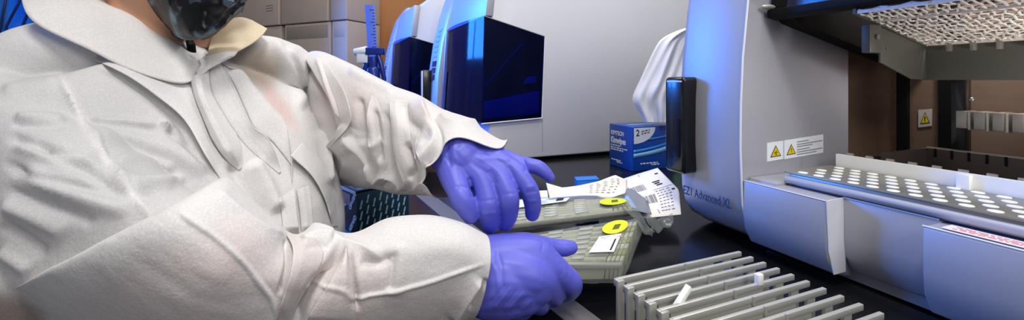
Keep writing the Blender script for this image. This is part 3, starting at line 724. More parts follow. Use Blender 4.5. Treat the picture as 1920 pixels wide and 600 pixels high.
# the tissue
rows_ = [(229, 1207, 1268), (215, 1201, 1272), (202, 1192, 1276), (187, 1183, 1280), (170, 1190, 1284), (150, 1200, 1288), (130, 1209, 1291), (110, 1218, 1294), (92, 1227, 1297), (76, 1235, 1300), (66, 1250, 1303), (58, 1268, 1306), (52, 1286, 1308)]
def tiss(front):
    out = []
    for i, (y, xl, xr) in enumerate(rows_):
        row = []
        for j in range(31):
            u = j/30; x = xl + (xr-xl)*u
            e = (1 - abs(2*u-1)**2.2)
            fold = 0.010*math.sin(u*13 + i*0.35) + 0.007*math.sin(u*27 - i*0.7) + 0.012*math.exp(-((y-(190-(x-1185)*0.5))/9.0)**2)
            yy = y + (4*math.sin(u*9) if i == len(rows_)-1 else 0)
            row.append(at(x, yy, 1.405 - (front*(0.022*e + fold*e))))
        out.append(row)
    return out
ts = MB(); ts.grid(tiss(1)); ts.grid([r[::-1] for r in tiss(-0.6)])
tsh = ts.build('tissue', M['tissue'], tb, smooth=60, subsurf=1)
# green box beside it
gb = thing('tissue_box', 'green and white wiper box half hidden behind the black card reader', 'tissue box', (1.13, 1.17, 0))
MB().box((1.055, 1.115, 0), (1.22, 1.236, 0.128)).build('carton_body', M['box_green'], gb, bevel=0.0025)
MB().slab([Vector((1.058, 1.1144, 0.125)), Vector((1.058, 1.1144, 0.095)), Vector((1.075, 1.1144, 0.085)), Vector((1.10, 1.1144, 0.100)), Vector((1.13, 1.1144, 0.125))], (0, -1, 0), 0.0004).build('corner_flash', M['box_white'], gb)
MB().slab([Vector((1.06, 1.1144, 0.03)), Vector((1.09, 1.1144, 0.02)), Vector((1.12, 1.1144, 0.05)), Vector((1.09, 1.1144, 0.08)), Vector((1.065, 1.1144, 0.075))], (0, -1, 0), 0.0004).build('printed_band', M['key_green'], gb)

# ---------------------------------------------------------------- dark teal kit box behind the forearm
kb0 = onZ(669, 441, 0); kbl = onZ(628, 432, 0); kbr = onZ(742, 421, 0)
vx = (kbr-kb0).normalized(); vl = Vector((-vx.y, vx.x, 0)); 
if vl.dot(kbl-kb0) < 0: vl = -vl
KW = 0.115; KL = 0.072; KH = 0.081
kit = thing('kit_box', 'dark teal kit carton with white diagonal lettering on the bench behind the near forearm', 'box', kb0 + (vx*KW + vl*KL)/2)
def kp(a, b, z): return kb0 + vx*a + vl*b + Vector((0, 0, z))
MB().hexa([kp(0,0,0), kp(KW,0,0), kp(KW,KL,0), kp(0,KL,0)], [kp(0,0,KH), kp(KW,0,KH), kp(KW,KL,KH), kp(0,KL,KH)]).build('carton_body', M['kit_teal'], kit, bevel=0.0012)
MB().hexa([kp(-0.001,-0.001,KH+0.003), kp(KW,-0.001,KH+0.001), kp(KW,KL,KH+0.001), kp(-0.001,KL,KH+0.003)], [kp(-0.001,-0.001,KH+0.005), kp(KW,-0.001,KH+0.003), kp(KW,KL,KH+0.003), kp(-0.001,KL,KH+0.005)]).build('lid', M['kit_teal'], kit)
MB().hexa([kp(-0.002,0.004,KH-0.003), kp(0.0,0.004,KH-0.003), kp(0.0,KL,KH-0.003), kp(-0.002,KL,KH-0.003)], [kp(-0.002,0.004,KH+0.0025), kp(0.0,0.004,KH+0.0025), kp(0.0,KL,KH+0.0025), kp(-0.002,KL,KH+0.0025)]).build('lid_edge', M['box_white'], kit)
MB().hexa([kp(-0.001,0.030,KH-0.030), kp(0.0,0.030,KH-0.030), kp(0.0,KL,KH-0.030), kp(-0.001,KL,KH-0.030)], [kp(-0.001,0.028,KH-0.008), kp(0.0,0.028,KH-0.008), kp(0.0,KL,KH-0.008), kp(-0.001,KL,KH-0.008)]).build('printed_panel', M['pinkish'], kit)
dv = -vl   # reading direction on the left face as seen
def face_text(txt, b, z, ang, size, m):
    o = kp(-0.0008, b, z); x = dv*math.cos(R(ang)) + Vector((0, 0, math.sin(R(ang)))); y = -dv*math.sin(R(ang)) + Vector((0, 0, math.cos(R(ang))))
    lettering(txt, o, x, y, size, m, kit, bold=0.0006, width=0.95)
face_text('QIAGEN', 0.028, 0.042, 52, 0.0125, M['box_white'])
face_text('QIAGEN', 0.006, 0.039, 232, 0.0125, M['box_white'])
face_text('QIAGEN', 0.062, 0.036, 40, 0.0105, M['box_white'])
st = []
for r_ in range(8):
    for c in range(4):
        a = 0.008 + r_*0.0135; z = 0.006 + c*0.021 + (0.0095 if r_ % 2 else 0)
        if z < KH-0.017: st.append((a, z))
for a, z in st:
    lettering('QIAGEN', kp(a, -0.0006, z), vx*0.25+Vector((0, 0, 1)), -vx+Vector((0, 0, 0.25)), 0.0046, M['kit_light'], kit, bold=0.0001)
for r_ in range(5):
    for c in range(4):
        lettering('QIAGEN', kp(0.004+c*0.028+(0.013 if r_ % 2 else 0), 0.008+r_*0.013, KH+0.0052), vx-vl*0.15, vl, 0.0050, M['kit_light'], kit, bold=0.0001)

# ---------------------------------------------------------------- kits of cartridges in clear bags
def kit_pack(label, FL, FR, BR, BL, th, ncart, name='cartridge_pack', sag=0.0):
    FL, FR, BR, BL = [at(*p) for p in (FL, FR, BR, BL)]
    nrm = (FR-FL).cross(BL-FL).normalized()
    if nrm.z < 0: nrm = -nrm
    ctr = (FL+FR+BR+BL)/4 - nrm*th
    t = thing(name, label, 'cartridge pack', ctr, 0, None)
    def P(u, v, h): return (FL*(1-u)+FR*u)*(1-v) + (BL*(1-u)+BR*u)*v + nrm*h
    for k in range(ncart):
        v0 = (k+0.10)/ncart; v1 = (k+0.90)/ncart; vm = (v0+v1)/2
        # ridge: rounded channel section lofted along u
        rings = []
        for u in (0.015, 0.3, 0.6, 0.84):
            rings.append([P(u, v0, -th+0.003), P(u, v0, -0.006), P(u, v0+(v1-v0)*0.2, -0.002), P(u, vm, -0.0008), P(u, v1-(v1-v0)*0.2, -0.002), P(u, v1, -0.006), P(u, v1, -th+0.003)])
        c = MB().loft(rings).build('cartridge', M['cart'], t, smooth=60)
        cells = MB()
        for q in range(4):
            u0 = 0.85 + q*0.036; u1 = u0 + 0.031
            cells.hexa([P(u0, v0, -th+0.003), P(u1, v0, -th+0.003), P(u1, v1, -th+0.003), P(u0, v1, -th+0.003)],
                       [P(u0, v0, -0.002), P(u1, v0, -0.002), P(u1, v1, -0.002), P(u0, v1, -0.002)])
        cells.build('reagent_cells', M['cart_yellow'] if k % 2 else M['cart'], c, bevel=0.0008)
        for q in range(3):
            uu = 0.12 + q*0.22
            MB().hexa([P(uu, v0+0.01, -0.0016), P(uu+0.10, v0+0.01, -0.0016), P(uu+0.10, v1-0.01, -0.0016), P(uu, v1-0.01, -0.0016)],
                      [P(uu, v0+0.02, 0.0004), P(uu+0.10, v0+0.02, 0.0004), P(uu+0.10, v1-0.02, 0.0004), P(uu, v1-0.02, 0.0004)]).build('seal_foil', M['foil'], c, bevel=0.0004)
    # front wall ledge of the inner tray
    MB().hexa([P(0.01, -0.02, -0.012), P(0.985, -0.02, -0.012), P(0.985, 0.03, -0.012), P(0.01, 0.03, -0.012)],
              [P(0.01, -0.03, -0.005), P(0.985, -0.03, -0.005), P(0.985, 0.02, -0.004), P(0.01, 0.02, -0.004)]).build('tray_rim', M['foil'], t, bevel=0.001)
    MB().hexa([P(0.02, 0.01, -th), P(0.97, 0.01, -th), P(0.97, 0.97, -th), P(0.02, 0.97, -th)],
              [P(0.02, 0.01, -th+0.004), P(0.97, 0.01, -th+0.004), P(0.97, 0.97, -th+0.004), P(0.02, 0.97, -th+0.004)]).build('tray_base', M['tray_dark'], t, bevel=0.001)
    # film bag: closed shell following the pack with crinkles
    rings = []; N = 44
    for i in range(31):
        u = -0.035 + 1.075*i/30
        ring = []
        pinch = 1.0
        e = min(1, (u+0.035)/0.05, (1.04-u)/0.05); e = max(0.12, e)
        for j in range(N):
            a = 2*math.pi*j/N
            cx_, sx_ = math.cos(a), math.sin(a)
            sc = 1.0/max(abs(cx_), abs(sx_))**0.82
            v = 0.5 + 0.545*cx_*sc*(0.93+0.07*e); h = -th*0.5 + (th*0.56+0.0012)*sx_*sc*e
            q = P(u, v, h)
            w_ = noise.noise(q*55)*0.0022 + noise.noise(q*130)*0.0010
            ring.append(q + nrm*w_)
        rings.append(ring)
    MB().loft(rings).build('clear_bag', M['film'], t, smooth=35)
    return t, P, nrm
M['foil'] = mat('silvery_foil', (186, 187, 178), 0.3, 0.4, 0.1, 60, 0.2, 90)
kitA, PA, nA = kit_pack('clear bag of cartridges with a round yellow sticker, held by the near hand', (935, 486, 0.515), (1170, 487, 0.560), (1199, 410, 0.635), (935, 446, 0.590), 0.030, 7)
M['green_ink'] = mat('olive_ink', (84, 92, 20), 0.5)
def sticker_on(P, nrm, u, v, ru, rv, t, h=0.0045):
    s = [P(u+ru*math.cos(2*math.pi*k/28), v+rv*math.sin(2*math.pi*k/28), h) for k in range(28)]
    MB().slab(s, nrm, 0.0005).build('round_sticker', M['yellow'], t)
    MB().slab([P(u-ru*0.16, v-rv*0.42, h+0.0006), P(u+ru*0.34, v-rv*0.36, h+0.0006), P(u+ru*0.40, v+rv*0.34, h+0.0006), P(u-ru*0.08, v+rv*0.30, h+0.0006)], nrm, 0.0003).build('sticker_print', M['green_ink'], t)
sticker_on(PA, nA, 0.835, 0.76, 0.098, 0.19, kitA, 0.0042)
lb = [PA(0.690, 0.10, 0.004), PA(0.895, 0.11, 0.004), PA(0.905, 0.56, 0.004), PA(0.735, 0.52, 0.004)]
MB().slab(lb, nA, 0.0005).build('paper_label', M['box_white'], kitA)
MB().slab([PA(0.855, 0.14, 0.0047), PA(0.870, 0.14, 0.0047), PA(0.880, 0.42, 0.0047), PA(0.865, 0.42, 0.0047)], nA, 0.0003).build('label_bar', M['ink'], kitA)
dashes(PA(0.745, 0.44, 0.0046), PA(0.9, 0.44, 0)-PA(0.745, 0.44, 0), PA(0.745, 0.6, 0)-PA(0.745, 0.44, 0), [(0.0, 0.004, 0.028), (0.003, 0.0, 0.022), (-0.004, -0.014, 0.014)], M['grey_ink'], kitA, h=0.0011)
dashes(PA(0.845, 0.47, 0.0046), PA(0.9, 0.44, 0)-PA(0.745, 0.44, 0), PA(0.745, 0.6, 0)-PA(0.745, 0.44, 0), [(0.0, 0.003, 0.010), (0.0, 0.0, 0.010)], M['red_ink'], kitA, h=0.0013)

kitB, PB, nB = kit_pack('clear bag of cartridges lying behind the held one, under the far hand', (925, 417, 0.612), (1188, 386, 0.668), (1174, 370, 0.760), (945, 374, 0.735), 0.016, 7)
sticker_on(PB, nB, 0.86, 0.36, 0.105, 0.30, kitB, 0.0042)
MB().slab([PB(0.12, 0.38, 0.005), PB(0.50, 0.58, 0.005), PB(0.54, 0.90, 0.005), PB(0.12, 0.78, 0.005)], nB, 0.0005).build('paper_label', M['box_white'], kitB)
MB().slab([PB(0.42, 0.62, 0.0057), PB(0.475, 0.64, 0.0057), PB(0.485, 0.80, 0.0057), PB(0.43, 0.78, 0.0057)], nB, 0.0003).build('label_bar', M['ink'], kitB)
# crumpled loose end of the film, on the pack's right side
def crumple(name, parent, px_rows, m, amp, seed, solid=0.0006):
    rows = []
    for r_ in px_rows:
        rows.append([])
        n = 22
        for j in range(n+1):
            u = j/n*(len(r_)-1); i = min(int(u), len(r_)-2); f = u-i
            p = [r_[i][k]*(1-f)+r_[i+1][k]*f for k in range(3)]
            rows[-1].append(p)
    # resample rows too
    out = []; K = 12
    for a in range(K+1):
        u = a/K*(len(rows)-1); i = min(int(u), len(rows)-2); f = u-i
        line = []
        for j in range(len(rows[0])):
            p = [rows[i][j][k]*(1-f)+rows[i+1][j][k]*f for k in range(3)]
            q = at(*p)
            q = q + Vector((noise.noise(q*48+Vector((seed, 0, 0))), noise.noise(q*48+Vector((0, seed, 0))), 1.4*noise.noise(q*55+Vector((0, 0, seed)))))*amp
            q.z = max(q.z, 0.002)
            line.append(q)
        out.append(line)
    return MB().grid(out).build(name, m, parent, smooth=30, solid=solid)
crumple('loose_film', kitA, [[(1170, 392, .66), (1186, 396, .665), (1200, 402, .67)], [(1180, 402, .645), (1198, 411, .65), (1214, 420, .66)], [(1194, 414, .63), (1210, 427, .64), (1228, 438, .65)], [(1202, 432, .615), (1212, 440, .62), (1222, 446, .63)]], M['film_edge'], 0.004, 3)
wrap = crumple('plastic_scrap', None, [[(1210, 412, .74), (1235, 408, .76), (1262, 404, .77)], [(1216, 424, .72), (1240, 416, .74), (1264, 410, .76)], [(1222, 434, .70), (1238, 430, .72), (1258, 420, .74)]], M['film_edge'], 0.007, 11)
tag(wrap, 'small crumpled scrap of clear plastic under the lower edge of the papers', 'plastic scrap')

# ---------------------------------------------------------------- papers
def sheet_grid(rows, m, name, label, cat='paper', n=26, K=14, thick=0.0005, bend=0.0):
    rs = []
    for r_ in rows:
        L = []
        for j in range(n+1):
            u = j/n*(len(r_)-1); i = min(int(u), len(r_)-2); f = u-i
            L.append(at(*r_[i])*(1-f) + at(*r_[i+1])*f)
        rs.append(L)
    out = []
    for a in range(K+1):
        u = a/K*(len(rs)-1); i = min(int(u), len(rs)-2); f = u-i
        out.append([rs[i][j]*(1-f)+rs[i+1][j]*f for j in range(n+1)])
    t = thing(name, label, cat, (out[0][0]+out[-1][-1])/2)
    MB().grid(out).build('sheet', m, t, smooth=60, solid=thick)
    def S(u, v):
        a = v*K; i = min(int(a), K-1); f = a-i; b = u*n; j = min(int(b), n-1); g = b-j
        p = (out[i][j]*(1-g)+out[i][j+1]*g)*(1-f) + (out[i+1][j]*(1-g)+out[i+1][j+1]*g)*f
        nn = (out[i][j+1]-out[i][j]).cross(out[i+1][j]-out[i][j]).normalized()
        if nn.z < 0: nn = -nn
        return p + nn*0.0006, nn
    return t, S
def patch(S, t, u0, u1, v0, v1, m, name='printed_mark'):
    c = [S(u0, v0), S(u1, v0), S(u1, v1), S(u0, v1)]
    return MB().slab([p for p, _ in c], c[0][1], 0.0002).build(name, m, t, smooth=0)
# loose grey mailer under the papers
ml, SM = sheet_grid([[(1015, 372, .80), (1080, 362, .84), (1150, 352, .92), (1210, 356, .94)], [(1040, 378, .78), (1100, 372, .80), (1160, 372, .84), (1215, 380, .86)], [(1060, 390, .765), (1120, 386, .775), (1180, 392, .78), (1222, 402, .79)]], M['mailer'], 'plastic_mailer', 'grey plastic mailer sheet under the papers behind the cartridge bags', 'mailer', thick=0.001)
# big label sheet at right
pa_, SA = sheet_grid([[(1163, 337, .99), (1196, 326, 1.01), (1233, 315, 1.03)], [(1174, 356, .93), (1212, 344, .945), (1250, 332, .97)], [(1188, 380, .87), (1232, 369, .88), (1273, 356, .90)], [(1207, 409, .80), (1240, 406, .805), (1277, 402, .81)]], M['paper'], 'shipping_paper', 'large white printed label sheet with grey barcodes, leaning by the tissue box', 'paper')
def barcode(S, t, u0, u1, v0, v1, n=16):
    s = MB()
    for k in range(n):
        a = u0 + (u1-u0)*k/n; b = a + (u1-u0)/n*random.choice((0.35, 0.5, 0.7))
        c = [S(a, v0), S(b, v0), S(b, v1), S(a, v1)]
        s.slab([p for p, _ in c], c[0][1], 0.0002)
    s.build('barcode', M['grey_ink'], t, smooth=0)
barcode(SA, pa_, 0.10, 0.42, 0.33, 0.47); barcode(SA, pa_, 0.12, 0.50, 0.60, 0.76)
patch(SA, pa_, 0.47, 0.49, 0.05, 0.95, M['grey_ink'])
def frame_mark(S, t, u0, u1, v0, v1):
    for a, b, c, d_ in ((u0, u1, v0, v0+0.03), (u0, u1, v1-0.03, v1), (u0, u0+0.03, v0, v1), (u1-0.03, u1, v0, v1), (u0+0.05, u0+0.09, v0+0.05, v1-0.05), (u1-0.10, u1-0.05, v0+0.05, v1-0.05)):
        patch(S, t, a, b, c, d_, M['ink'])
for k in range(3): patch(SA, pa_, 0.62+0.02*k, 0.80-0.03*(k % 2), 0.345+k*0.042, 0.37+k*0.042, M['ink'])
patch(SA, pa_, 0.82, 0.90, 0.14, 0.175, M['ink']); patch(SA, pa_, 0.88, 0.95, 0.60, 0.63, M['ink'])
for k in range(8):
    v = 0.56 + k*0.05
    for u in (0.54, 0.62, 0.70, 0.79): patch(SA, pa_, u, u+random.uniform(0.04, 0.07), v, v+0.012, M['grey_ink'])
for k in range(9):
    v = 0.10 + k*0.10
    patch(SA, pa_, 0.03, 0.03+random.uniform(0.04, 0.06), v, v+0.012, M['grey_ink'])
patch(SA, pa_, 0.52, 0.98, 0.52, 0.525, M['grey_ink'])
# curled letter in the middle
pb_, SB_ = sheet_grid([[(1024, 343, .72), (1055, 352, .745), (1085, 348, .76), (1122, 340, .80), (1153, 328, .86), (1176, 338, .88)], [(1027, 356, .715), (1058, 360, .735), (1088, 357, .75), (1124, 351, .78), (1155, 343, .83), (1176, 350, .85)], [(1031, 372, .71), (1060, 369, .725), (1090, 367, .74), (1118, 367, .755), (1138, 374, .765), (1172, 362, .80)]], M['paper'], 'letter', 'curled white letter with faint print between the far hand and the large label sheet', 'paper')
for k in range(7):
    v = 0.2 + k*0.1
    for u in (0.50, 0.57, 0.65, 0.74, 0.82): patch(SB_, pb_, u, u+random.uniform(0.02, 0.05), v, v+0.02, M['grey_ink'])
pc_, SC_ = sheet_grid([[(984, 360, .70), (1004, 358, .70), (1026, 357, .70)], [(986, 374, .69), (1006, 372, .69), (1028, 371, .69)]], M['paper'], 'paper_slip', 'small white slip beside the far ring finger', 'paper', n=6, K=4)
pd_, SD_ = sheet_grid([[(1142, 364, .81), (1168, 352, .83)], [(1148, 378, .795), (1172, 364, .81)]], M['paper_beige'], 'card', 'small beige card peeking out under the large label sheet', 'card', n=6, K=4)
pe_, SE_ = sheet_grid([[(1158, 370, .80), (1178, 366, .82)], [(1166, 384, .78), (1196, 392, .785)]], M['paper_blue'], 'card', 'pale blue card peeking out beside the beige card', 'card', n=6, K=4)
# blue marker pen box
b0 = at(1081, 345, 0.87); b1 = at(1123, 345, 0.88)
dx_ = (b1-b0); t = thing('marker_box', 'small bright blue flat box behind the curled letter', 'box', Vector(((b0.x+b1.x)/2, (b0.y+b1.y)/2, 0)))
top = at(1100, 338, 0.88).z
MB().hexa([Vector((b0.x, b0.y, 0)), Vector((b1.x, b1.y, 0)), Vector((b1.x, b1.y, 0))+FWD*0.03, Vector((b0.x, b0.y, 0))+FWD*0.03],
          [Vector((b0.x, b0.y, top)), Vector((b1.x, b1.y, top)), Vector((b1.x, b1.y, top))+FWD*0.03, Vector((b0.x, b0.y, top))+FWD*0.03]).build('carton_body', M['bright_blue'], t, bevel=0.001)
MB().hexa([Vector((b0.x, b0.y, top))-RGT*0.0006-FWD*0.0006, Vector((b1.x, b1.y, top))+RGT*0.0006-FWD*0.0006, Vector((b1.x, b1.y, top))+RGT*0.0006+FWD*0.03, Vector((b0.x, b0.y, top))-RGT*0.0006+FWD*0.03],
          [p + Vector((0, 0, 0.003)) for p in (Vector((b0.x, b0.y, top))-RGT*0.0006-FWD*0.0006, Vector((b1.x, b1.y, top))+RGT*0.0006-FWD*0.0006, Vector((b1.x, b1.y, top))+RGT*0.0006+FWD*0.03, Vector((b0.x, b0.y, top))-RGT*0.0006+FWD*0.03)]).build('lid', M['bright_blue'], t, bevel=0.001)
# ================================================================ the worker
LA = Vector((0.743, 0.669, 0)).normalized()       # across the shoulders, near to far
NF = Vector((0.669, -0.743, 0)).normalized()      # the way the chest faces
NB = Vector((-0.232, 0.712, 0))                   # axis of the neck base in plan
person = thing('person', 'person in white lab coat, black face mask and violet gloves handling clear bags', 'person', (NB.x, NB.y, -1.05))

def fabric(name, rgb, attr=None):
    m = bpy.data.materials.new(name); m.use_nodes = True
    nt = m.node_tree; b = nt.nodes['Principled BSDF']; out = nt.nodes['Material Output']
    tc = nt.nodes.new('ShaderNodeTexCoord')
    nz = nt.nodes.new('ShaderNodeTexNoise'); nz.inputs['Scale'].default_value = 14; nz.inputs['Detail'].default_value = 6
    nt.links.new(tc.outputs['Object'], nz.inputs['Vector'])
    mx = nt.nodes.new('ShaderNodeMix'); mx.data_type = 'RGBA'
    nt.links.new(nz.outputs['Fac'], mx.inputs['Factor'])
    c = srgb(*rgb); mx.inputs[6].default_value = tuple(x*0.90 for x in c[:3]) + (1,); mx.inputs[7].default_value = c
    colour = mx.outputs[2]
    if attr:
        at_ = nt.nodes.new('ShaderNodeAttribute'); at_.attribute_name = attr
        mul = nt.nodes.new('ShaderNodeMix'); mul.data_type = 'RGBA'; mul.blend_type = 'MULTIPLY'; mul.inputs['Factor'].default_value = 1
        nt.links.new(colour, mul.inputs[6]); nt.links.new(at_.outputs['Color'], mul.inputs[7]); colour = mul.outputs[2]
    vo = nt.nodes.new('ShaderNodeTexVoronoi'); vo.inputs['Scale'].default_value = 480
    nt.links.new(tc.outputs['Object'], vo.inputs['Vector'])
    dk = nt.nodes.new('ShaderNodeMix'); dk.data_type = 'RGBA'; dk.blend_type = 'MULTIPLY'; dk.inputs['Factor'].default_value = 0.26
    rmp = nt.nodes.new('ShaderNodeMapRange'); rmp.inputs[1].default_value = 0.1; rmp.inputs[2].default_value = 0.55; rmp.inputs[3].default_value = 1.0; rmp.inputs[4].default_value = 0.55
    nt.links.new(vo.outputs['Distance'], rmp.inputs[0])
    nt.links.new(colour, dk.inputs[6]); nt.links.new(rmp.outputs[0], dk.inputs[7]); colour = dk.outputs[2]
    nt.links.new(colour, b.inputs['Base Color'])
    b.inputs['Roughness'].default_value = 0.62; b.inputs['Specular IOR Level'].default_value = 0.35
    b.inputs['Sheen Weight'].default_value = 0.1
    n2 = nt.nodes.new('ShaderNodeTexNoise'); n2.inputs['Scale'].default_value = 46; n2.inputs['Detail'].default_value = 6; n2.inputs['Roughness'].default_value = 0.6
    nt.links.new(tc.outputs['Object'], n2.inputs['Vector'])
    bp = nt.nodes.new('ShaderNodeBump'); bp.inputs['Strength'].default_value = 0.35; bp.inputs['Distance'].default_value = 0.004
    nt.links.new(n2.outputs['Fac'], bp.inputs['Height'])
    b2 = nt.nodes.new('ShaderNodeBump'); b2.inputs['Strength'].default_value = 0.12; b2.inputs['Distance'].default_value = 0.0008
    nt.links.new(vo.outputs['Distance'], b2.inputs['Height']); nt.links.new(bp.outputs['Normal'], b2.inputs['Normal'])
    nt.links.new(b2.outputs['Normal'], b.inputs['Normal'])
    tl = nt.nodes.new('ShaderNodeBsdfTranslucent'); nt.links.new(colour, tl.inputs['Color'])
    ms = nt.nodes.new('ShaderNodeMixShader'); ms.inputs[0].default_value = 0.12
    nt.links.new(b.outputs[0], ms.inputs[1]); nt.links.new(tl.outputs[0], ms.inputs[2]); nt.links.new(ms.outputs[0], out.inputs['Surface'])
    return m
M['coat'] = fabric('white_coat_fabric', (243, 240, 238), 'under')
M['collar'] = fabric('white_collar_fabric', (240, 237, 234))
M['collar_far'] = fabric('thin_beige_collar_fabric', (226, 210, 178))
M['skin'] = mat('skin', (202, 152, 120), 0.5, 0, 0.08, 30, 0.05, 300, sss=0.1)
M['glove'] = mat('violet_nitrile', (96, 100, 208), 0.45, 0, 0.05, 40, 0.06, 500)
M['hair'] = mat('dark_brown_hair', (36, 26, 22), 0.5, 0, 0.4, 30, 0.5, 200, stretch=(1, 1, 6))
def marbled(name, lo, hi):
    m = bpy.data.materials.new(name); m.use_nodes = True; nt = m.node_tree; b = nt.nodes['Principled BSDF']
    tc = nt.nodes.new('ShaderNodeTexCoord'); nz = nt.nodes.new('ShaderNodeTexNoise'); nz.inputs['Scale'].default_value = 34; nz.inputs['Detail'].default_value = 3; nz.inputs['Distortion'].default_value = 0.8
    nt.links.new(tc.outputs['Object'], nz.inputs['Vector']); rp = nt.nodes.new('ShaderNodeValToRGB')
    rp.color_ramp.elements[0].position = 0.54; rp.color_ramp.elements[0].color = srgb(*lo); rp.color_ramp.elements[1].position = 0.74; rp.color_ramp.elements[1].color = srgb(*hi)
    nt.links.new(nz.outputs['Fac'], rp.inputs['Fac']); nt.links.new(rp.outputs['Color'], b.inputs['Base Color'])
    b.inputs['Roughness'].default_value = 0.42; b.inputs['Specular IOR Level'].default_value = 0.28
    return m
M['maskm'] = marbled('black_marbled_mask_fabric', (7, 9, 14), (112, 140, 158)) if True else mat('black_glossy_mask_fabric', (9, 12, 17), 0.33, 0.0, 0.4, 30, 0.3, 60, coat=0.0, spec=0.6)
M['eye'] = mat('eye_white', (236, 234, 230), 0.2)
M['iris'] = mat('brown_iris', (60, 36, 22), 0.15)
M['trouser'] = mat('dark_trousers', (40, 42, 54), 0.8)
M['shoe'] = mat('black_shoe', (24, 24, 26), 0.5)
M['shirt'] = mat('taupe_shirt', (120, 106, 96), 0.8)

# -------- cloth helpers (grids in numpy: rows along, columns around)
def cat(P, n):
    P = np.asarray(P, float); k = len(P)
    Q = np.vstack([2*P[0]-P[1], P, 2*P[-1]-P[-2]]); out = []
    for i in range(n):
        u = i/(n-1)*(k-1); j = min(int(u), k-2); t = u-j
        a, b, c, d = Q[j], Q[j+1], Q[j+2], Q[j+3]
        out.append(0.5*((2*b)+(-a+c)*t+(2*a-5*b+4*c-d)*t*t+(-a+3*b-3*c+d)*t**3))
    return np.array(out)
def normals(V, closed=True):
    du = np.gradient(V, axis=0)
    if closed:
        dv = (np.roll(V, -1, 1)-np.roll(V, 1, 1))*0.5
    else: dv = np.gradient(V, axis=1)
    n = np.cross(du, dv); n /= (np.linalg.norm(n, axis=2, keepdims=True)+1e-12)
    return n
_R = np.array(RGT); _F = np.array(FWD)
def project(V):
    d = V@_F; return 960+F*(V@_R)/d, HOR-F*(V[..., 2]-CAMZ)/d, d
def outward(V, N, closed=True):
    c = V.mean(axis=1, keepdims=True)
    s = np.sign(((V-c)*N).sum(axis=2).mean())
    return N*s
def smoothg(A, k=1):
    for _ in range(k):
        A = 0.5*A + 0.125*(np.roll(A, 1, 1)+np.roll(A, -1, 1)+np.vstack([A[:1], A[:-1]])+np.vstack([A[1:], A[-1:]]))
    return A
def stroke_field(X, Y, pts, w, kind):
    pts = np.asarray(pts, float)
    if len(pts) > 2: pts = cat(pts, 24)
    best = np.full(X.shape, 1e9); side = np.zeros(X.shape); tt = np.zeros(X.shape)
    seg = np.linalg.norm(np.diff(pts, axis=0), axis=1); cum = np.concatenate([[0], np.cumsum(seg)]); L = cum[-1]
    for i in range(len(pts)-1):
        a, b = pts[i], pts[i+1]; ab = b-a; l2 = ab@ab+1e-9
        t = np.clip(((X-a[0])*ab[0]+(Y-a[1])*ab[1])/l2, 0, 1)
        dx = X-(a[0]+t*ab[0]); dy = Y-(a[1]+t*ab[1]); dd = np.hypot(dx, dy)
        m = dd < best
        best = np.where(m, dd, best); side = np.where(m, np.sign(ab[0]*(Y-a[1])-ab[1]*(X-a[0])), side); tt = np.where(m, (cum[i]+t*seg[i])/L, tt)
    win = np.clip(np.minimum(tt, 1-tt)/0.16, 0, 1); win = win*win*(3-2*win)
    if kind == 'r': f = np.exp(-(best/w)**2)
    elif kind == 'v': f = np.exp(-best/w)                                   # sharp crest
    elif kind in ('s', 'S'):                                                # lip: full on one side, falls off slowly; sharp on the other
        sg = side if kind == 's' else -side
        f = np.where(sg > 0, np.exp(-best/w), np.exp(-(best/max(5.0, 0.22*w))**2))
    return f*win
def sculpt(V, strokes, closed=True, sm=1):
    N = outward(V, normals(V, closed), closed)
    X, Y, D = project(V)
    face = ((np.array([0, 0, CAMZ])-V)*N).sum(2)
    face = np.clip(face/np.linalg.norm(V, axis=2)*6+0.6, 0, 1)
    disp = np.zeros(X.shape)
    for pts, w, amp, kind in strokes:
        disp += stroke_field(X, Y, pts, w, kind)*amp*0.001
    disp = smoothg(disp*face, sm)
    return V + N*disp[..., None]
def wrinkle(V, amp, su, sv, seed=0.0, closed=True, mask=None, ridged=True, shear=0.0):
    nu, nv = V.shape[:2]
    N = outward(V, normals(V, closed), closed)
    du = np.zeros(nu); du[1:] = np.cumsum(np.linalg.norm(np.diff(V.mean(axis=1), axis=0), axis=1))
    r = np.linalg.norm(V-V.mean(axis=1, keepdims=True), axis=2).mean(axis=1)
    out = np.zeros((nu, nv))
    for i in range(nu):
        for j in range(nv):
            a = 2*math.pi*j/nv
            x = r[i]*math.cos(a); y = r[i]*math.sin(a); u = du[i] + shear*x
            q = Vector((u*su+seed, x*sv, y*sv+seed*0.7))
            n = noise.noise(q) + 0.45*noise.noise(q*2.1+Vector((5.2, 1.3, 0)))
            out[i, j] = (1-min(1, abs(n)*2.0))**1.6 if ridged else n
    if mask is not None: out *= mask
    out = smoothg(out, 2)
    return V + N*(out*amp*0.001)[..., None]
def tube_grid(keys, nu, nv, up=(0, 0, 1), n_pow=2.0):
    """keys: rows of x, y, z, half size across, half size along 'up'"""
    K = cat(keys, nu); C = K[:, :3]; up = np.array(up, float)
    T = np.gradient(C, axis=0); T /= np.linalg.norm(T, axis=1, keepdims=True)
    V = np.zeros((nu, nv, 3))
    a = np.arange(nv)*2*math.pi/nv
    for i in range(nu):
        u_ = up - T[i]*(up@T[i]); u_ /= np.linalg.norm(u_); s_ = np.cross(T[i], u_)
        V[i] = C[i] + np.outer(np.cos(a)*K[i, 3], s_) + np.outer(np.sin(a)*K[i, 4], u_)
    return V
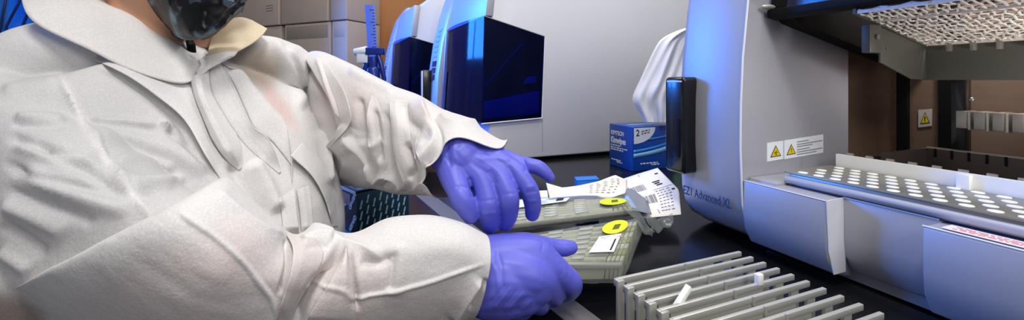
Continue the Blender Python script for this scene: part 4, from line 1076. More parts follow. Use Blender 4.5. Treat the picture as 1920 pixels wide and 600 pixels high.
def grid_obj(name, V, m, parent, closed=True, solid=0.0012, tint=None, smooth=60, fan=False):
    nu, nv = V.shape[:2]
    vs = [tuple(p) for p in V.reshape(-1, 3)]
    fs = []
    for i in range(nu-1):
        for j in range(nv if closed else nv-1):
            fs.append((i*nv+j, i*nv+(j+1) % nv, (i+1)*nv+(j+1) % nv, (i+1)*nv+j))
    me = bpy.data.meshes.new(name); me.from_pydata(vs, [], fs); me.update()
    if tint is not None:
        at_ = me.color_attributes.new('under', 'FLOAT_COLOR', 'POINT')
        T = np.ones((nu*nv, 4), dtype=np.float32); T[:, :3] = tint.reshape(-1, 3)
        at_.data.foreach_set('color', T.ravel())
    o = link(name, me, m, parent, smooth)
    if solid:
        md = o.modifiers.new('thickness', 'SOLIDIFY'); md.thickness = solid; md.offset = 0
    return o

def key(px, py, d, ra, rb=None):
    p = at(px, py, d); k = d/F; return [p.x, p.y, p.z, ra*k, (rb or ra)*k]

# -------- coat body
rings = [  # z, half width, half depth, forward offset
    (0.352, 0.062, 0.060, 0.000), (0.340, 0.085, 0.070, 0.0), (0.322, 0.135, 0.088, 0.004), (0.295, 0.178, 0.104, 0.010), (0.255, 0.195, 0.122, 0.020),
    (0.20, 0.205, 0.140, 0.034), (0.14, 0.214, 0.155, 0.046), (0.07, 0.216, 0.165, 0.052), (0.0, 0.206, 0.160, 0.046), (-0.10, 0.200, 0.150, 0.036), (-0.30, 0.205, 0.155, 0.025), (-0.62, 0.225, 0.165, 0.01)]
NU, NV = 420, 460
Rg = cat([r for r in rings], 900)
# denser rows over the chest
zs = np.concatenate([np.linspace(0, 0.60, 340, endpoint=False), np.linspace(0.60, 1, 80)])
Rg = np.stack([np.interp(zs*899, np.arange(900), Rg[:, k]) for k in range(4)], axis=1)
phi = np.linspace(-math.pi, math.pi, NV, endpoint=False); a = R(112) + phi - 0.6*np.sin(phi)
V = np.zeros((NU, NV, 3)); la = np.array(LA); nf = np.array(NF)
for i in range(NU):
    z, W, D, off = Rg[i]
    c = np.array([NB.x, NB.y, 0]) + nf*off; c[2] = z
    ca = np.cos(a); sa = np.sin(a); sc = (np.abs(ca)**2.3+np.abs(sa)**2.3)**(-1/2.3)
    V[i] = c + np.outer(W*ca*sc, la) + np.outer(D*sa*sc, nf)
    V[i, :, 2] -= 0.035*np.abs(ca)**2*np.clip((z-0.25)/0.1, 0, 1)
torso = V
torso = wrinkle(torso, 2.0, 7, 22, 8.3, ridged=False)
SEAM = ([(97, 120), (130, 175), (155, 230), (200, 300), (250, 365), (300, 430)], 7)
def pleat(V, strokes, rounds=1):
    return sculpt(V, strokes, sm=1)
TS = [
    ([(176, 118), (212, 134), (242, 152), (284, 182), (338, 230), (380, 300)], 9, -5, 'r'),
    ([(533, 87), (563, 137), (587, 200)], 14, 10, 'S'),
    ([(505, 72), (530, 105), (552, 150), (570, 210)], 10, 8, 'r'),
    ([(588, 120), (588, 165), (588, 215)], 4, -8, 'r'),
    ([(576, 155), (571, 166), (567, 176)], 4, -6, 'r'),
    ([(600, 240), (612, 290), (618, 350)], 8, 8, 'v'),
    ([(470, 300), (500, 350), (520, 400)], 14, 8, 'r'),
    ([(430, 300), (460, 350), (500, 410)], 12, -6, 'r'),
    ([(165, 228), (230, 230), (300, 236)], 8, 5, 'r'),
    ([(302, 232), (312, 234), (318, 242)], 4, 6, 'v'),
    ([(310, 240), (345, 266), (385, 310)], 9, -5, 'r'),
    ([(150, 250), (240, 262), (330, 290), (390, 330)], 18, 6, 'r'),
    ([(205, 300), (260, 305), (330, 322)], 12, 5, 'r'),
    ([(250, 345), (300, 345), (350, 335)], 9, 4, 'r'),
    (SEAM[0], 5, 3.0, 'r'),
]
# -------- sleeves: rings traced as two silhouette points at a distance, with a depth half size and a sideways bow of the near side
def ring_tube(keys, nu, nv, dens=0.5, power=2.15):
    """keys: Ax, Ay, Bx, By, d, half depth (m), bow x, bow y (px)"""
    K = cat(keys, nu); phi = np.linspace(-math.pi, math.pi, nv, endpoint=False)
    th = math.pi/2 + phi - dens*np.sin(phi)          # pi/2 faces the lens
    V = np.zeros((nu, nv, 3)); ct, st = np.cos(th), np.sin(th)
    sc = (np.abs(ct)**power+np.abs(st)**power)**(-1/power); ct = ct*sc; st = st*sc
    for i in range(nu):
        ax, ay, bx, by, d, h, wx, wy = K[i]
        px = (ax+bx)/2 + ct*(bx-ax)/2 + st*wx; py = (ay+by)/2 + ct*(by-ay)/2 + st*wy; dd = d - st*h
        rr = _F[None, :] + np.outer((px-960)/F, _R); rr[:, 2] += (HOR-py)/F
        V[i] = np.array([0, 0, CAMZ]) + rr*dd[:, None]
    return V
def keep_above(V, z0=0.006):
    m = V[..., 0] > -0.03
    low = m & (V[..., 2] < z0+0.02)
    V[..., 2] = np.where(low, z0 + 0.02*np.exp(np.minimum(0, (V[..., 2]-z0-0.02))/0.02), V[..., 2])
    return V
# upper part of the near sleeve, fused with the body panels
up_k = [(-110, 165, 0, 120, .49, .05, 0, 0), (-165, 225, 100, 172, .475, .078, 0, 0), (-170, 340, 205, 248, .448, .092, 0, 0), (-130, 470, 300, 325, .43, .095, 0, 0), (-90, 620, 395, 380, .422, .082, 0, 0), (-50, 715, 450, 430, .425, .068, 0, 0)]
uv_ = ring_tube(up_k, 160, 200)
keep_above(uv_)
US = [
    ([(25, 220), (75, 222), (125, 226)], 9, 6, 'r'), ([(20, 232), (75, 235), (125, 238)], 6, -4, 'r'),
    ([(0, 170), (60, 160), (110, 150)], 12, 4, 'r'),
    ([(20, 270), (110, 296), (200, 304)], 10, 5, 'r'), ([(10, 255), (100, 282), (190, 290)], 9, -5, 'r'),
    ([(60, 265), (120, 300), (160, 318), (205, 350), (245, 372)], 9, -6, 'r'),
    ([(35, 315), (80, 340), (125, 360), (190, 382), (250, 400)], 15, 8, 'r'), ([(0, 300), (60, 330), (120, 345), (180, 358), (240, 378)], 8, -6, 'r'),
    ([(0, 350), (60, 378), (120, 398), (190, 420)], 12, -5, 'r'),
    ([(0, 380), (60, 405), (130, 440)], 16, 6, 'r'), ([(0, 420), (50, 450), (90, 480)], 12, -5, 'r'), ([(0, 470), (30, 490), (60, 510)], 14, 5, 'r'),
    ([(205, 318), (260, 340), (330, 350)], 10, 5, 'r'), ([(190, 335), (240, 360), (300, 372)], 8, -4, 'r'),
]
mbu = MB()
mbu.loft([[Vector(p) for p in r] for r in torso[::2, ::2]])
mbu.loft([[Vector(p) for p in r] for r in uv_])
def chain0(mb, pts):
    P = [at(p[0], p[1], p[2]) for p in pts]; r = [p[3]*p[2]/F for p in pts]
    A = cat([[*q, w_] for q, w_ in zip(P, r)], 5*len(P)); mb.capsule([Vector(q[:3]) for q in A], [q[3] for q in A], 24)
chain0(mbu, [(440, 118, .645, 50), (500, 125, .70, 58), (552, 155, .765, 58), (575, 205, .78, 66)])
chain0(mbu, [(215, 112, .535, 60), (95, 112, .505, 70), (15, 182, .485, 82), (-10, 235, .475, 84)])
def fused(mb, voxel, name, m, parent, smooth_it=6, fac=0.5):
    me = mb.raw()
    bmm = bmesh.new(); bmm.from_mesh(me); bmesh.ops.recalc_face_normals(bmm, faces=bmm.faces); bmm.to_mesh(me); bmm.free()
    o = bpy.data.objects.new('tmp', me); COL.objects.link(o)
    r = o.modifiers.new('r', 'REMESH'); r.mode = 'VOXEL'; r.voxel_size = voxel; r.use_smooth_shade = True
    s = o.modifiers.new('s', 'SMOOTH'); s.iterations = smooth_it; s.factor = fac
    dg = bpy.context.evaluated_depsgraph_get(); dg.update()
    out = bpy.data.meshes.new_from_object(o.evaluated_get(dg)); out.name = name
    bpy.data.objects.remove(o)
    return out
def arrays(me):
    n = len(me.vertices); co = np.empty(n*3); me.vertices.foreach_get('co', co)
    no = np.empty(n*3); me.vertices.foreach_get('normal', no)
    return co.reshape(-1, 3), no.reshape(-1, 3)
def sculpt_mesh(me, strokes):
    co, no = arrays(me); n = len(co)
    X, Y, D = project(co); face = np.clip(((np.array([0, 0, CAMZ])-co)*no).sum(1)/np.linalg.norm(co, axis=1)*5+0.5, 0, 1)
    disp = np.zeros(n)
    for pts, w_, amp, kind in strokes: disp += stroke_field(X, Y, pts, w_, kind)*amp*0.001
    disp *= face
    co = co + no*disp[:, None]
    me.vertices.foreach_set('co', co.ravel()); me.update()
def tint_mesh(me, tint):
    at_ = me.color_attributes.new('under', 'FLOAT_COLOR', 'POINT')  # see-through tints of the coat plus one painted patch of shade
    T = np.ones((len(me.vertices), 4), dtype=np.float32); T[:, :3] = tint
    at_.data.foreach_set('color', T.ravel())
cme = fused(mbu, 0.0028, 'coat_body', None, None, 12)
# gentle all-over crinkle
co, no = arrays(cme)
dsp = np.array([noise.noise(Vector(p)*16)*0.0022 + noise.noise(Vector(p)*34+Vector((4, 0, 0)))*0.0010 for p in co])
cme.vertices.foreach_set('co', (co+no*dsp[:, None]).ravel()); cme.update()
sculpt_mesh(cme, [(p, w_, am*1.2, k_) for p, w_, am, k_ in TS] + [(p, w_, am*0.8, k_) for p, w_, am, k_ in US])
from mathutils.bvhtree import BVHTree
bvh = BVHTree.FromPolygons([v.co.copy() for v in cme.vertices], [tuple(p.vertices) for p in cme.polygons])
def surf(px, py, default=9.0):
    r_ = ray(px, py); ln = r_.length
    h_ = bvh.ray_cast(Vector((0, 0, CAMZ)), r_/ln)
    return h_[3]/ln if h_[3] else default
co, no = arrays(cme)
BASE_T = 0.96
X, Y, D = project(co)
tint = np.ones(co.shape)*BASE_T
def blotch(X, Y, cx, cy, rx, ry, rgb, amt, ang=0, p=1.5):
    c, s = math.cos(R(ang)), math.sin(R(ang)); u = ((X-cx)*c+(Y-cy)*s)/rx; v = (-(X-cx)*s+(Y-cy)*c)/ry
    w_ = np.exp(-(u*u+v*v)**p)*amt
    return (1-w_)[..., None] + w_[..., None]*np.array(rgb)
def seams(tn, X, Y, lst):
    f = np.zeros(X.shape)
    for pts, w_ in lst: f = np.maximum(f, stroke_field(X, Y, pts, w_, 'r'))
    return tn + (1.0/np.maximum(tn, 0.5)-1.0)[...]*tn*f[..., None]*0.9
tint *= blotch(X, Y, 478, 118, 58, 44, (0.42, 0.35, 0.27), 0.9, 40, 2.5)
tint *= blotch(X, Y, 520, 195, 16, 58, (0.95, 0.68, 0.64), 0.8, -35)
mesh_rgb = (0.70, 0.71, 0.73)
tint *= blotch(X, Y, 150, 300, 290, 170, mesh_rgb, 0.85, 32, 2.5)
tint *= blotch(X, Y, 20, 605, 110, 55, (0.20, 0.165, 0.15), 0.97, 28, 2.5)  # shade at the lower left, painted into the coat's colour
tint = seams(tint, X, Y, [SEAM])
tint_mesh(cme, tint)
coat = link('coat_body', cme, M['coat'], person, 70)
def depth_map(V=None, me=None):
    """distance along the viewing axis of a cloth piece, for laying panels on it"""
    if me is not None: t_ = bvh
    else:
        nu_, nv_ = V.shape[:2]
        vs = [Vector(p) for p in V.reshape(-1, 3)]
        fs = [(i*nv_+j, i*nv_+(j+1) % nv_, (i+1)*nv_+(j+1) % nv_, (i+1)*nv_+j) for i in range(nu_-1) for j in range(nv_)]
        t_ = BVHTree.FromPolygons(vs, fs)
    def f(px, py):
        r_ = ray(px, py); ln = r_.length; h_ = t_.ray_cast(Vector((0, 0, CAMZ)), r_/ln)
        return h_[3]/ln if h_[3] else None
    return f
def cloth_panel(depth, left, right, lifts, parent, tintv=(0.96, 0.96, 0.96), K=90, n=26, name='cloth_pleat', sm=8, taper=0.18, pinch=0.0, top=0.35):
    """a pleat: strip between two traced edges, lifted off the cloth below by 'lifts' (m) across its width"""
    Lp = cat([(*p, 0) for p in left], K)[:, :2]; Rp = cat([(*p, 0) for p in right], K)[:, :2]
    if top == 0:
        q_ = (np.clip((0.3-np.linspace(0, 1, K))/0.3, 0, 1)**1.5*0.92)[:, None]; md_ = (Lp+Rp)/2; Lp = Lp*(1-q_)+md_*q_; Rp = Rp*(1-q_)+md_*q_
    if pinch:
        q_ = (np.clip((np.linspace(0, 1, K)-1+pinch)/pinch, 0, 1)**1.5*0.92)[:, None]; md_ = (Lp+Rp)/2; Lp = Lp*(1-q_)+md_*q_; Rp = Rp*(1-q_)+md_*q_
    lf = np.array(lifts, float); u = np.linspace(0, 1, n); lift = np.interp(u, np.linspace(0, 1, len(lf)), lf)
    P = np.zeros((K, n, 2)); Dp = np.full((K, n), np.nan)
    for i in range(K):
        for j in range(n):
            P[i, j] = Lp[i]*(1-u[j]) + Rp[i]*u[j]; d_ = depth(*P[i, j])
            if d_: Dp[i, j] = d_
    med = np.nanmedian(Dp); Dp = np.where(np.isnan(Dp), np.nan, Dp)
    for i in range(K):
        row = Dp[i]; ok = ~np.isnan(row)
        Dp[i] = np.interp(u, u[ok], row[ok]) if ok.any() else (Dp[i-1] if i else med)
    base = Dp.copy()
    for _ in range(sm):
        Q = np.pad(Dp, 1, mode='edge'); Dp = 0.4*Dp + 0.15*(Q[:-2, 1:-1]+Q[2:, 1:-1]+Q[1:-1, :-2]+Q[1:-1, 2:])
    tt = np.linspace(0, 1, K); w_ = np.clip(np.minimum(tt+top, 1-tt)/taper, 0, 1); w_ = w_*w_*(3-2*w_)
    Dp = np.minimum(Dp, base+0.002) - 0.0006 - lift[None, :]*w_[:, None]
    V = np.zeros((K, n, 3))
    for i in range(K):
        for j in range(n): V[i, j] = at(P[i, j, 0], P[i, j, 1], Dp[i, j])
    return grid_obj(name, V, M['coat'], parent, closed=False, solid=0.0009, tint=np.ones(V.shape)*np.array(tintv))
DC = depth_map(me=True)
cloth_panel(DC, [(185, 92), (250, 120), (320, 148), (352, 158), (372, 205), (393, 262), (411, 318)], [(178, 113), (214, 129), (245, 146), (288, 176), (344, 223), (384, 289), (416, 340)], (0.0, 0.002, 0.006, 0.009), coat)
cloth_panel(DC, [(357, 150), (367, 187), (383, 227), (398, 264), (420, 335)], [(391, 116), (395, 168), (418, 213), (448, 258), (482, 300)], (0.004, 0.011, 0.013, 0.007, 0.002), coat, pinch=0.3)
cloth_panel(DC, [(391, 112), (395, 168), (418, 213), (448, 258), (482, 298), (505, 335)], [(408, 112), (434, 152), (458, 203), (476, 239), (509, 262), (546, 314)], (0.0, 0.003, 0.007, 0.012), coat, pinch=0.3)
cloth_panel(DC, [(408, 112), (437, 155), (461, 207), (480, 244), (513, 268), (547, 318), (550, 352)], [(430, 127), (456, 133), (476, 159), (506, 195), (532, 224), (544, 263), (546, 347)], (0.001, 0.004, 0.008, 0.012), coat, pinch=0.3)
cloth_panel(DC, [(545, 292), (585, 330), (610, 375), (624, 425)], [(566, 268), (606, 305), (622, 350), (634, 425)], (0.011, 0.006, 0.001), coat)
cloth_panel(DC, [(524, 372), (528, 400), (532, 440)], [(552, 352), (556, 395), (561, 440)], (0.001, 0.006, 0.010), coat)
cloth_panel(DC, [(556, 356), (562, 395), (566, 440)], [(578, 348), (584, 390), (588, 440)], (0.002, 0.008, 0.009), coat)

# lower part, folded over at the elbow
lo_k = [(70, 585, 395, 372, .415, .066, 0, 0), (30, 568, 408, 350, .402, .080, 0, 0), (8, 551, 416, 335, .392, .094, 0, 0), (40, 562, 432, 338, .388, .102, 0, 0), (110, 610, 462, 366, .388, .104, 0, 0),
        (240, 690, 510, 410, .392, .100, 0, 0), (400, 715, 548, 440, .402, .088, 0, 0), (540, 702, 595, 432, .414, .076, 0, 0), (640, 684, 660, 440, .426, .068, 4, 0), (730, 664, 728, 411, .438, .062, 8, 0),
        (810, 634, 800, 404, .449, .057, 12, 0), (858, 612, 860, 416, .457, .052, 14, 0), (874, 604, 907, 440, .464, .049, 24, 6)]
sv = ring_tube(lo_k, 460, 320)
nu, nv = sv.shape[:2]; t = np.linspace(0, 1, nu)[:, None]
sv = wrinkle(sv, 1.8, 14, 16, 6.1, ridged=False, mask=0.4+0.6*np.clip((t-0.3)/0.2, 0, 1))
HEM = [(535, 552), (560, 540), (590, 537), (620, 540), (647, 547), (663, 562), (690, 554), (733, 547), (800, 531), (860, 510), (924, 490)]
SM2 = [(325, 388), (360, 416), (400, 443), (450, 487), (485, 530), (512, 566), (525, 620)]
NS = [
    ([(646, 456), (625, 490), (600, 527), (575, 567), (550, 620)], 9, -17, 'r'),
    ([(655, 470), (661, 510), (667, 548), (670, 585)], 5, -6, 'r'),
    ([(531, 446), (540, 470), (537, 507), (523, 555)], 5, -6, 'r'),
    ([(566, 430), (600, 438), (643, 460), (687, 471), (718, 488)], 12, 7, 'v'),
    ([(563, 455), (595, 448), (622, 455)], 8, 6, 'v'), ([(570, 465), (598, 462), (618, 466)], 5, -4, 'r'),
    ([(738, 470), (735, 510), (731, 548)], 8, -4, 'r'),
    ([(672, 490), (710, 492), (735, 480)], 9, -4, 'r'),
    ([(905, 522), (885, 548), (866, 575), (846, 604)], 9, 7, 's'), ([(915, 520), (898, 548), (876, 580)], 6, -4, 'r'),
    ([(395, 352), (435, 390), (490, 430), (540, 446)], 12, 5, 'v'),
    ([(748, 450), (745, 500), (738, 560)], 18, 3, 'r'),
    (SM2, 5, 2.4, 'r'), (HEM, 4, 2.2, 'r'),
]
sv = pleat(sv, NS); keep_above(sv)
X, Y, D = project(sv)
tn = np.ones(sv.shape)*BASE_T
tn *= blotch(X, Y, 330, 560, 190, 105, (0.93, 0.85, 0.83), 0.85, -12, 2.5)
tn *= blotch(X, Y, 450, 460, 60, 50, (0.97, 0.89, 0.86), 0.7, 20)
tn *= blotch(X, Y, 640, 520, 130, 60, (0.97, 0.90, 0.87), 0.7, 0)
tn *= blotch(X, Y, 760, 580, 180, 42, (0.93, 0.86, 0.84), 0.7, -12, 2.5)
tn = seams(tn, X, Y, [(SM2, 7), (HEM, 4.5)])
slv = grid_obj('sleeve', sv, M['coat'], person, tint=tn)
DS = depth_map(sv); pk = (0.92, 0.86, 0.84)
cloth_panel(DS, [(648, 460), (633, 500), (611, 540), (586, 580), (566, 620)], [(650, 461), (657, 505), (663, 548), (666, 585), (668, 625)], (0.009, 0.011, 0.011, 0.008), slv, pk)
cloth_panel(DS, [(538, 440), (549, 467), (546, 507), (532, 555), (516, 608)], [(590, 446), (606, 478), (586, 525), (560, 568), (540, 612)], (0.010, 0.008, 0.004, 0.0), slv, pk)

# -------- far sleeve
far_k = [(572, 240, 572, 128, .80, .050, 0, 0), (588, 300, 582, 99, .775, .085, 0, 0), (622, 340, 622, 106, .745, .095, 0, 0), (665, 350, 672, 128, .70, .096, 0, 0), (705, 354, 732, 160, .655, .088, 0, 0), (750, 364, 785, 179, .615, .078, 0, 0),
         (785, 366, 832, 207, .583, .066, -20, 0), (812, 367, 868, 217, .560, .058, -40, 4), (838, 371, 902, 223, .540, .052, -58, 8)]
fv = ring_tube(far_k, 380, 320)
nu, nv = fv.shape[:2]; t = np.linspace(0, 1, nu)[:, None]
fv = wrinkle(fv, 1.3, 12, 12, 2.2, ridged=False)
# the cuff's flared far corner
X, Y, D = project(fv)
fl = np.exp(-(((X-902)/40)**2+((Y-228)/46)**2))*np.clip((t-0.80)/0.2, 0, 1)**1.3
fv = fv + fl[..., None]*(np.array(at(938, 280, .520)) - np.array(at(902, 226, .545)))
FS = [
    ([(572, 97), (602, 145), (640, 202), (642, 252)], 24, 11, 'S'), ([(566, 102), (594, 148), (631, 206), (632, 250)], 5, -7, 'r'),
    ([(595, 108), (625, 165), (645, 205), (656, 232)], 7, 7, 'v'),
    ([(655, 232), (640, 256), (612, 284)], 12, 11, 'S'), ([(655, 238), (660, 262), (690, 310), (708, 346)], 14, 10, 's'),
    ([(676, 180), (680, 226), (682, 274)], 6, -7, 'r'),
    ([(690, 276), (702, 272), (712, 258)], 5, 6, 'v'),
    ([(700, 200), (708, 250), (712, 310)], 6, -9, 'r'),
    ([(724, 205), (727, 250), (731, 292), (744, 334)], 5, -7, 'r'),
    ([(762, 265), (769, 290), (776, 314), (768, 340)], 6, -9, 'r'),
    ([(785, 180), (795, 212), (820, 256), (790, 318)], 16, 9, 's'), ([(800, 215), (826, 262), (798, 322)], 5, -6, 'r'),
    ([(755, 190), (765, 225), (795, 250)], 10, -6, 'r'),
    ([(820, 214), (850, 232), (905, 228)], 9, 6, 'v'), ([(800, 262), (800, 300), (825, 345)], 9, 8, 'v'),
    ([(700, 345), (722, 328), (748, 340), (762, 358)], 7, 9, 'v'), ([(715, 350), (735, 340), (750, 352)], 5, -6, 'r'),
    ([(775, 355), (800, 340), (836, 352)], 7, 7, 'v'),
    ([(640, 300), (665, 290), (690, 318)], 10, -7, 'r'), ([(660, 255), (650, 300), (640, 340)], 9, 6, 'v'),
    ([(650, 130), (690, 150), (740, 172)], 8, 4, 'r'),
]
fv = pleat(fv, FS)
X, Y, D = project(fv)
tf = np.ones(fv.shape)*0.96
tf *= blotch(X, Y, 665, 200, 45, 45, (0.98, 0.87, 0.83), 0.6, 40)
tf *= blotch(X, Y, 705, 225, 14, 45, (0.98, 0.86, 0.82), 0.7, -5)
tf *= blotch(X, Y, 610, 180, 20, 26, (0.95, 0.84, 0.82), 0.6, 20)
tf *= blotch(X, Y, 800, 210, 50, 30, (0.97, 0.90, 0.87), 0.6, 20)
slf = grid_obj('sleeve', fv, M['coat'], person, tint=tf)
DF = depth_map(fv); wt = (0.96, 0.94, 0.93)
cloth_panel(DF, [(590, 103), (618, 160), (634, 205), (634, 240), (606, 284)], [(606, 104), (640, 160), (656, 205), (654, 236), (613, 288)], (0.0, 0.006, 0.012), slf, wt, pinch=0.3, top=0, taper=0.3)
cloth_panel(DF, [(684, 172), (688, 225), (691, 276), (702, 310)], [(714, 175), (722, 240), (728, 300), (724, 348)], (0.012, 0.008, 0.003, 0.0), slf, wt, pinch=0.3, top=0, taper=0.3)
cloth_panel(DF, [(729, 186), (734, 250), (739, 292), (752, 332), (764, 360)], [(764, 190), (769, 250), (778, 300), (792, 356)], (0.012, 0.010, 0.004, 0.0), slf, wt)
cloth_panel(DF, [(768, 250), (779, 285), (788, 312), (778, 350)], [(806, 232), (812, 272), (812, 312), (806, 356)], (0.010, 0.008, 0.003, 0.0), slf, wt, pinch=0.3, top=0, taper=0.3)

# -------- collar
def sheet(name, rows, m, n=70, K=26, amp=0.001, solid=0.0016, sd=0.0, lift=None):
    if lift: rows = [[(x, y, min(d_, surf(x, y) - lift)) for x, y, d_ in r] for r in rows]
    rs = np.array([cat([[*at(*p)] for p in r], n) for r in rows])
    G = np.array([cat(rs[:, j, :], K) for j in range(n)]).transpose(1, 0, 2)
    for i in range(K):
        for j in range(n):
            q = Vector(G[i, j]); G[i, j] += np.array(NF)*noise.noise(q*30+Vector((sd, 0, 0)))*amp
    return grid_obj(name, G, m, person, closed=False, solid=solid)
sheet('collar', [[(165, -60, .535), (190, -5, .535), (250, 38, .540), (310, 74, .548), (350, 100, .552), (372, 118, .552)],
                 [(120, -60, .520), (165, -4, .512), (235, 26, .516), (302, 66, .530), (350, 98, .542), (374, 117, .548)],
                 [(80, -40, .485), (120, 20, .483), (200, 62, .492), (275, 100, .508), (340, 128, .525), (382, 122, .540)],
                 [(35, -30, .462), (60, 38, .462), (165, 92, .472), (250, 132, .488), (345, 156, .508), (391, 125, .532)]], M['collar'], sd=2, lift=0.007)
sheet('collar', [[(388, 116, .548), (392, 92, .565), (400, 64, .60), (424, 40, .63), (450, 33, .655), (472, 38, .67)],
                 [(387, 119, .545), (402, 98, .556), (422, 78, .585), (450, 57, .615), (474, 44, .645), (486, 46, .66)],
                 [(388, 123, .540), (412, 105, .545), (440, 99, .56), (472, 82, .60), (492, 66, .63), (501, 54, .650)]], M['collar_far'], sd=5, lift=0.006)
# folded collar point at the throat
sheet('collar', [[(372, 112, .535), (380, 108, .534), (392, 104, .535), (420, 98, .543), (446, 97, .556)],
                 [(376, 122, .530), (385, 124, .528), (396, 116, .529), (420, 108, .536), (440, 104, .55)],
                 [(368, 136, .528), (378, 140, .526), (392, 130, .527), (412, 118, .533), (424, 112, .545)]], M['collar'], sd=8, lift=0.012)

# -------- rounded unions of capsules, fused and smoothed (hands and body)
def chain(mb, pts, n=16, flat=1.0, up=None):
    P = [at(p[0], p[1], p[2]) for p in pts]; r = [p[3]*p[2]/F for p in pts]
    A = cat([[*q, w_] for q, w_ in zip(P, r)], 5*len(P))
    mb.capsule([Vector(q[:3]) for q in A], [q[3] for q in A], n, flat, up)

# far (left) hand
h = MB()
W = (846, 284, .530)
chain(h, [(822, 270, .560, 40), (834, 276, .548, 43), (848, 285, .535, 46), (866, 298, .522, 46)])
chain(h, [(850, 290, .527, 40), (880, 318, .512, 34), (902, 338, .500, 24), (912, 368, .490, 21.5), (914, 386, .487, 22), (918, 408, .494, 20), (920, 420, .502, 18)])
chain(h, [(855, 286, .530, 38), (895, 308, .516, 34), (934, 330, .502, 23), (950, 358, .490, 20), (954, 376, .488, 20.5), (953, 402, .496, 18), (948, 418, .504, 16)])
chain(h, [(860, 284, .535, 36), (910, 300, .524, 32), (962, 320, .508, 21), (984, 342, .498, 17.5), (993, 358, .496, 18), (999, 384, .500, 16.5), (998, 401, .506, 14)])
chain(h, [(862, 280, .540, 34), (915, 294, .534, 28), (965, 306, .525, 18), (996, 311, .518, 14.5), (1010, 315, .516, 14.5), (1023, 325, .515, 12.5), (1031, 333, .515, 10)])
chain(h, [(848, 300, .522, 38), (852, 332, .500, 28), (862, 362, .482, 22), (868, 376, .478, 22), (877, 394, .480, 19), (882, 404, .483, 16)])
chain(h, [(870, 330, .510, 26), (905, 326, .508, 26), (950, 314, .514, 22)])
me = fused(h, 0.0013, 'glove', M['glove'], person, 7)
sculpt_mesh(me, [
    ([(838, 232), (826, 262), (834, 310)], 5, 1.6, 'r'), ([(848, 240), (838, 275), (846, 318)], 4, -1.2, 'r'),
    ([(862, 250), (850, 280), (856, 305)], 4, 1.0, 'r'), ([(880, 262), (905, 268), (925, 280)], 4, 0.8, 'r'),
    ([(880, 330), (884, 352), (888, 375)], 4, -1.6, 'r'), ([(895, 300), (925, 296), (960, 300)], 5, 0.9, 'r'),
    ([(985, 352), (995, 350), (1004, 348)], 3, 0.7, 'r'), ([(984, 362), (996, 360), (1007, 358)], 3, -0.7, 'r'), ([(988, 378), (998, 377), (1008, 376)], 3, 0.6, 'r'),
    ([(940, 366), (954, 363), (968, 362)], 3, -0.6, 'r'), ([(895, 378), (912, 376), (930, 374)], 3, -0.6, 'r'), ([(900, 402), (918, 400), (934, 399)], 3, 0.6, 'r'),
    ([(852, 352), (864, 350), (880, 352)], 3, -0.7, 'r'), ([(978, 296), (986, 310), (984, 325)], 3, -0.9, 'r'), ([(915, 318), (926, 330), (928, 348)], 5, -1.2, 'r'), ([(952, 310), (960, 324), (962, 340)], 4, -1.0, 'r')])
gl = link('glove', me, M['glove'], person, 60)
# near (right) hand
h = MB()
chain(h, [(850, 512, .475, 56), (885, 514, .470, 60), (915, 516, .466, 66)])
chain(h, [(905, 490, .470, 46), (950, 482, .470, 42), (1000, 482, .470, 38), (1032, 500, .468, 29), (1056, 518, .472, 24), (1071, 532, .480, 22), (1064, 545, .505, 19), (1040, 548, .53, 17)])
chain(h, [(905, 515, .466, 56), (955, 512, .460, 52), (1000, 518, .456, 42), (1024, 536, .462, 27), (1038, 552, .480, 21), (1034, 556, .505, 18), (1012, 552, .525, 16)])
chain(h, [(905, 530, .465, 52), (945, 538, .456, 46), (980, 546, .452, 36), (1002, 560, .462, 25), (1012, 570, .482, 20), (1006, 570, .505, 17), (990, 560, .52, 15)])
chain(h, [(900, 540, .466, 48), (930, 556, .456, 40), (960, 568, .452, 29), (978, 578, .466, 21), (982, 580, .485, 17), (975, 574, .505, 15)])
chain(h, [(905, 482, .478, 40), (945, 466, .485, 28), (985, 457, .494, 21), (1012, 459, .503, 17.5), (1040, 464, .511, 16), (1060, 465, .514, 15.5), (1071, 464, .516, 13)])
chain(h, [(940, 470, .482, 26), (985, 466, .485, 24), (1015, 480, .478, 20)])
chain(h, [(905, 525, .462, 62), (955, 526, .458, 57), (1000, 530, .459, 42)])
chain(h, [(915, 545, .460, 50), (955, 552, .456, 44), (985, 555, .455, 34)])
me = fused(h, 0.0013, 'glove', M['glove'], person, 22)
sculpt_mesh(me, [
    ([(918, 470), (930, 510), (938, 560)], 5, 0.72, 'r'), ([(928, 462), (940, 500), (940, 540)], 4, -0.60, 'r'),
    ([(925, 580), (945, 556), (960, 536)], 3, 0.72, 'r'), ([(935, 586), (955, 562), (972, 540)], 3, -0.60, 'r'), ([(945, 590), (964, 568), (984, 546)], 3, 0.72, 'r'),
    ([(955, 594), (976, 570), (994, 552)], 3, -0.54, 'r'), ([(965, 594), (986, 574), (1000, 560)], 3, 0.54, 'r'), ([(916, 572), (936, 548), (950, 530)], 3, -0.60, 'r'),
    ([(1050, 490), (1056, 505), (1052, 520)], 3, -0.48, 'r'), ([(1062, 498), (1066, 512), (1060, 526)], 3, -0.36, 'r'),
    ([(1012, 445), (1018, 458), (1014, 474)], 3, -0.60, 'r'), ([(1025, 450), (1029, 462), (1026, 474)], 3, 0.36, 'r'), ([(1040, 452), (1044, 464), (1040, 476)], 3, -0.30, 'r')])
gr = link('glove', me, M['glove'], person, 60)

